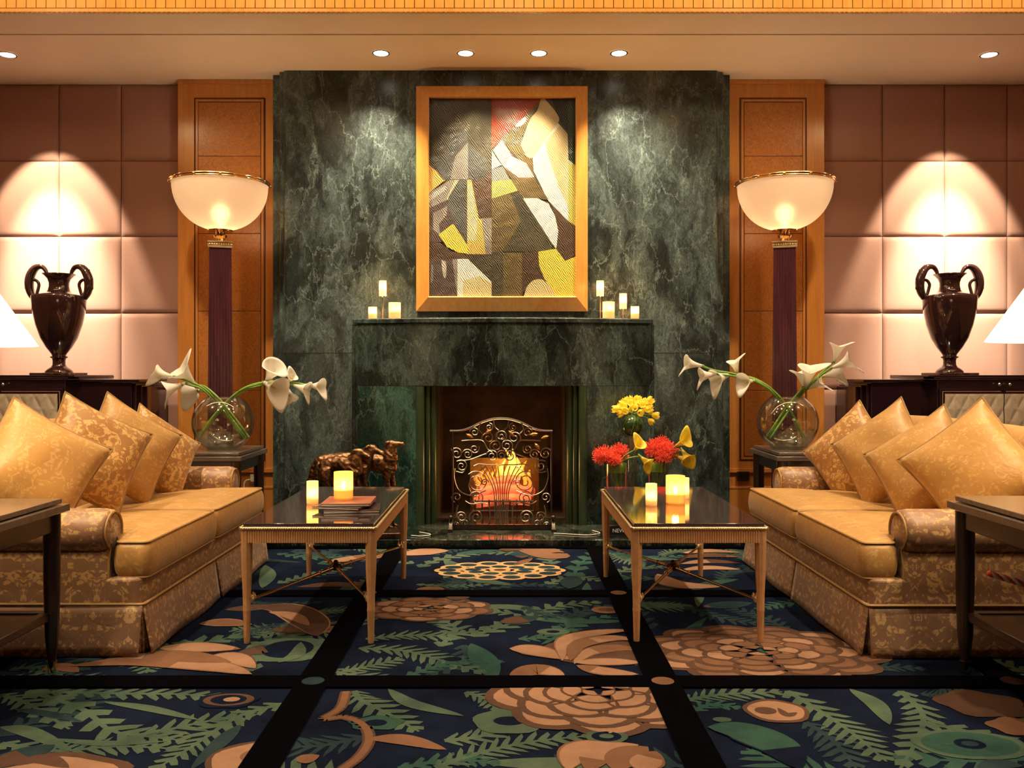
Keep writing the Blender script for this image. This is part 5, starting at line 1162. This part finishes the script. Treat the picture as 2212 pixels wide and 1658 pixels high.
# ================================================================ BRONZE HOUNDS
def hound_mesh(y,rump,sh,neck,muz,tail,seed):
    """one hound, rump at left and head at right; all volumes fused into one skin"""
    b=MB(); g=.033; rx,rz=rump; sx,sz=sh
    T=crom([(rx-.012,y,rz-.030),(rx+.01,y,rz),(rx+(sx-rx)*.42,y,rz+.014),(rx+(sx-rx)*.75,y,(rz+sz)/2-.004),(sx+.012,y,sz-.018)],16)
    R=[.030,.036,.041,.043,.043,.042,.041,.042,.045,.050,.056,.060,.063,.063,.060,.052,.038]
    b.tube(T,R,16); b.ball(T[0],.036,12,8); b.ball(T[-1],.05,14,10,sc=(.8,.85,1.1))
    N=[Vector(q) for q in neck]; b.tube(crom(N,10),[.058-.0026*i for i in range(11)],14)
    h=N[-1]; m=Vector(muz); d=(m-h); b.ball(h,.033,14,10,sc=(1.15,.85,.95)); b.tube([h,h+d*.4,h+d*.8,m],[.028,.0225,.018,.015],12); b.ball(m,.0155,10,8)
    b.ball(h+d*.15+Vector((0,0,.012)),.016,10,8)
    for s in (-1,1): b.tube(crom([h+Vector((-.010,s*.018,.018)),h+Vector((-.030,s*.027,.012)),h+Vector((-.042,s*.028,-.016))],6),[.011,.013,.013,.012,.010,.007,.004],8)
    for s in (-1,1):
        o=.012*s*(1 if seed%2 else -1)
        b.tube(crom([(sx+.0,y+s*.028,sz-.02),(sx-.006+o,y+s*.034,sz-.09),(sx+.010+o,y+s*.034,sz-.17),(sx+.008+o,y+s*.034,g+.075),(sx+.010+o,y+s*.034,g+.012)],16),[.036,.034,.031,.028,.024,.021,.018,.0165,.015,.0145,.0155,.014,.0125,.0115,.011,.011,.012],10)
        b.ball((sx+.024+o,y+s*.034,g+.006),.013,10,6,sc=(1.7,1,.7))
        b.tube(crom([(rx+.012,y+s*.026,rz-.015),(rx+.018+o,y+s*.038,rz-.085),(rx+.030+o,y+s*.038,rz-.155),(rx-.030+o,y+s*.038,g+.12),(rx-.020+o,y+s*.038,g+.06),(rx-.014+o,y+s*.038,g+.012)],18),[.038,.042,.043,.041,.037,.032,.028,.025,.021,.018,.016,.015,.0135,.0125,.0115,.011,.011,.0115,.012],10)
        b.ball((rx+.002+o,y+s*.038,g+.006),.013,10,6,sc=(1.7,1,.7))
    Q=crom(tail,14); b.tube(Q,[.016+.010*math.sin(PI*min(1,i/12)) if i<12 else .016-.005*(i-11) for i in range(15)],10)
    me=bpy.data.meshes.new('tmp'); me.from_pydata(b.v,[],b.f); o=bpy.data.objects.new('tmp',me); COL.objects.link(o)
    md=o.modifiers.new('r','REMESH'); md.mode='VOXEL'; md.voxel_size=.006; sm=o.modifiers.new('s','SMOOTH'); sm.iterations=4; sm.factor=.6
    dg=bpy.context.evaluated_depsgraph_get(); dg.update(); m2=bpy.data.meshes.new_from_object(o.evaluated_get(dg)); bpy.data.objects.remove(o); m2.materials.clear()
    for v in m2.vertices:      # long wavy coat on flank, breeches and chest, smooth on head and feet
        c=v.co; n=v.normal; w_=max(0,min(1,(c.z-.14)/.12)) * (0.35 if (c-h).length<.06 else 1)
        k=math.sin(c.x*150+c.z*70+2.5*math.sin(c.z*55+seed))*.0015+math.sin(c.z*210+c.x*90+2*math.sin(c.x*70))*.0010
        v.co=c+n*k*w_
    return obj('hound',m2,m_['bronzedog'],hd,smooth=180)
hd=thing('hound_sculpture','brown bronze sculpture of three long-haired hounds standing side by side on the hearth','sculpture',(mx_(775,5.68),5.68,HZ),0)
b=MB(); b.prism(rpoly([(-.33,-.15),(.30,-.15),(.30,.15),(-.33,.15)],.06),0,.035); obj('base',b,m_['bronze'],hd,bevel=.006)
k0=.003005
def hp(px,py,y): return Vector(((px-775)*k0, y, (CY-py)*k0+H-HZ))
def hz_(px,py): q=hp(px,py,0); return (q.x,q.z)
hound_mesh(-.085,hz_(708,1001),hz_(772,1004),[hp(768,998,-.085),hp(774,984,-.088),hp(780,975,-.092)],hp(803,983,-.10),[hp(700,1000,-.085),hp(693,1016,-.085),hp(693,1036,-.08),hp(700,1052,-.08)],1)
hound_mesh(.0,hz_(692,996),hz_(786,998),[hp(786,992,0),hp(796,976,0),hp(803,969,-.005)],hp(826,978,-.012),[hp(684,996,0),hp(677,1014,0),hp(672,1034,0),hp(656,1048,0)],2)
hound_mesh(.085,hz_(742,1000),hz_(838,1004),[hp(838,996,.08),hp(840,975,.078),hp(842,962,.07)],hp(866,960,.06),[hp(734,1002,.085),hp(726,1020,.085),hp(722,1045,.085)],3)
# ================================================================ SOCKETS AND CABLE
for (px,py,lab,cab) in ((554,1034,'pale wall socket with a plug and two white cables, low on the left pilaster',True),(1605,1028,'dark wall socket low on the right pilaster beside the marble',False)):
    c=at(px,py,6.478); t=thing('wall_socket',lab,'socket',c)
    b=MB(); b.box(-.045,.045,-.006,.0,-.035,.035); obj('plate',b,m_['plug'] if cab else m_['darkwood'],t,bevel=.002)
    b=MB(); 
    for s in (-1,1): b.box(s*.02-.009,s*.02+.009,-.0075,-.005,-.012,.012)
    obj('outlet',b,m_['black'],t)
    if cab:
        b=MB(); b.box(-.034,-.004,-.04,-.0078,-.016,.012); b.box(.012,.034,-.034,-.0078,-.014,.012); obj('plug_body',b,m_['plug'],t,bevel=.003)
        b=MB(); b.tube(crom([(-.034,-.025,-.0),(-.075,-.03,-.015),(-.085,-.035,-.08),(-.08,-.04,-.17),(-.08,-.05,-.33)],20),.005,8); b.tube(crom([(.022,-.034,.0),(.016,-.05,-.02),(.008,-.05,-.09),(.0,-.05,-.2),(.0,-.05,-.33)],20),.005,8); obj('cable',b,m_['plug'],t)
# cable lying along the hearth between the screen and the right vases
cb2=MB(); cb2.tube(crom([(.30,5.70,.0505),(.42,5.66,.0505),(.52,5.64,.0505),(.60,5.70,.0505),(.56,5.80,.0505)],24),.0025,6); o=obj('cable',cb2,m_['plug']); tag(o,'thin pale cable lying on the hearth right of the fire screen','cable')
cb3=MB(); cb3.tube(crom([(-.62,5.62,.0505),(-.55,5.60,.0505),(-.50,5.66,.0505),(-.58,5.74,.0505)],24),.0025,6); o=obj('cable',cb3,m_['plug']); tag(o,'thin pale cable lying on the hearth left of the fire screen','cable')
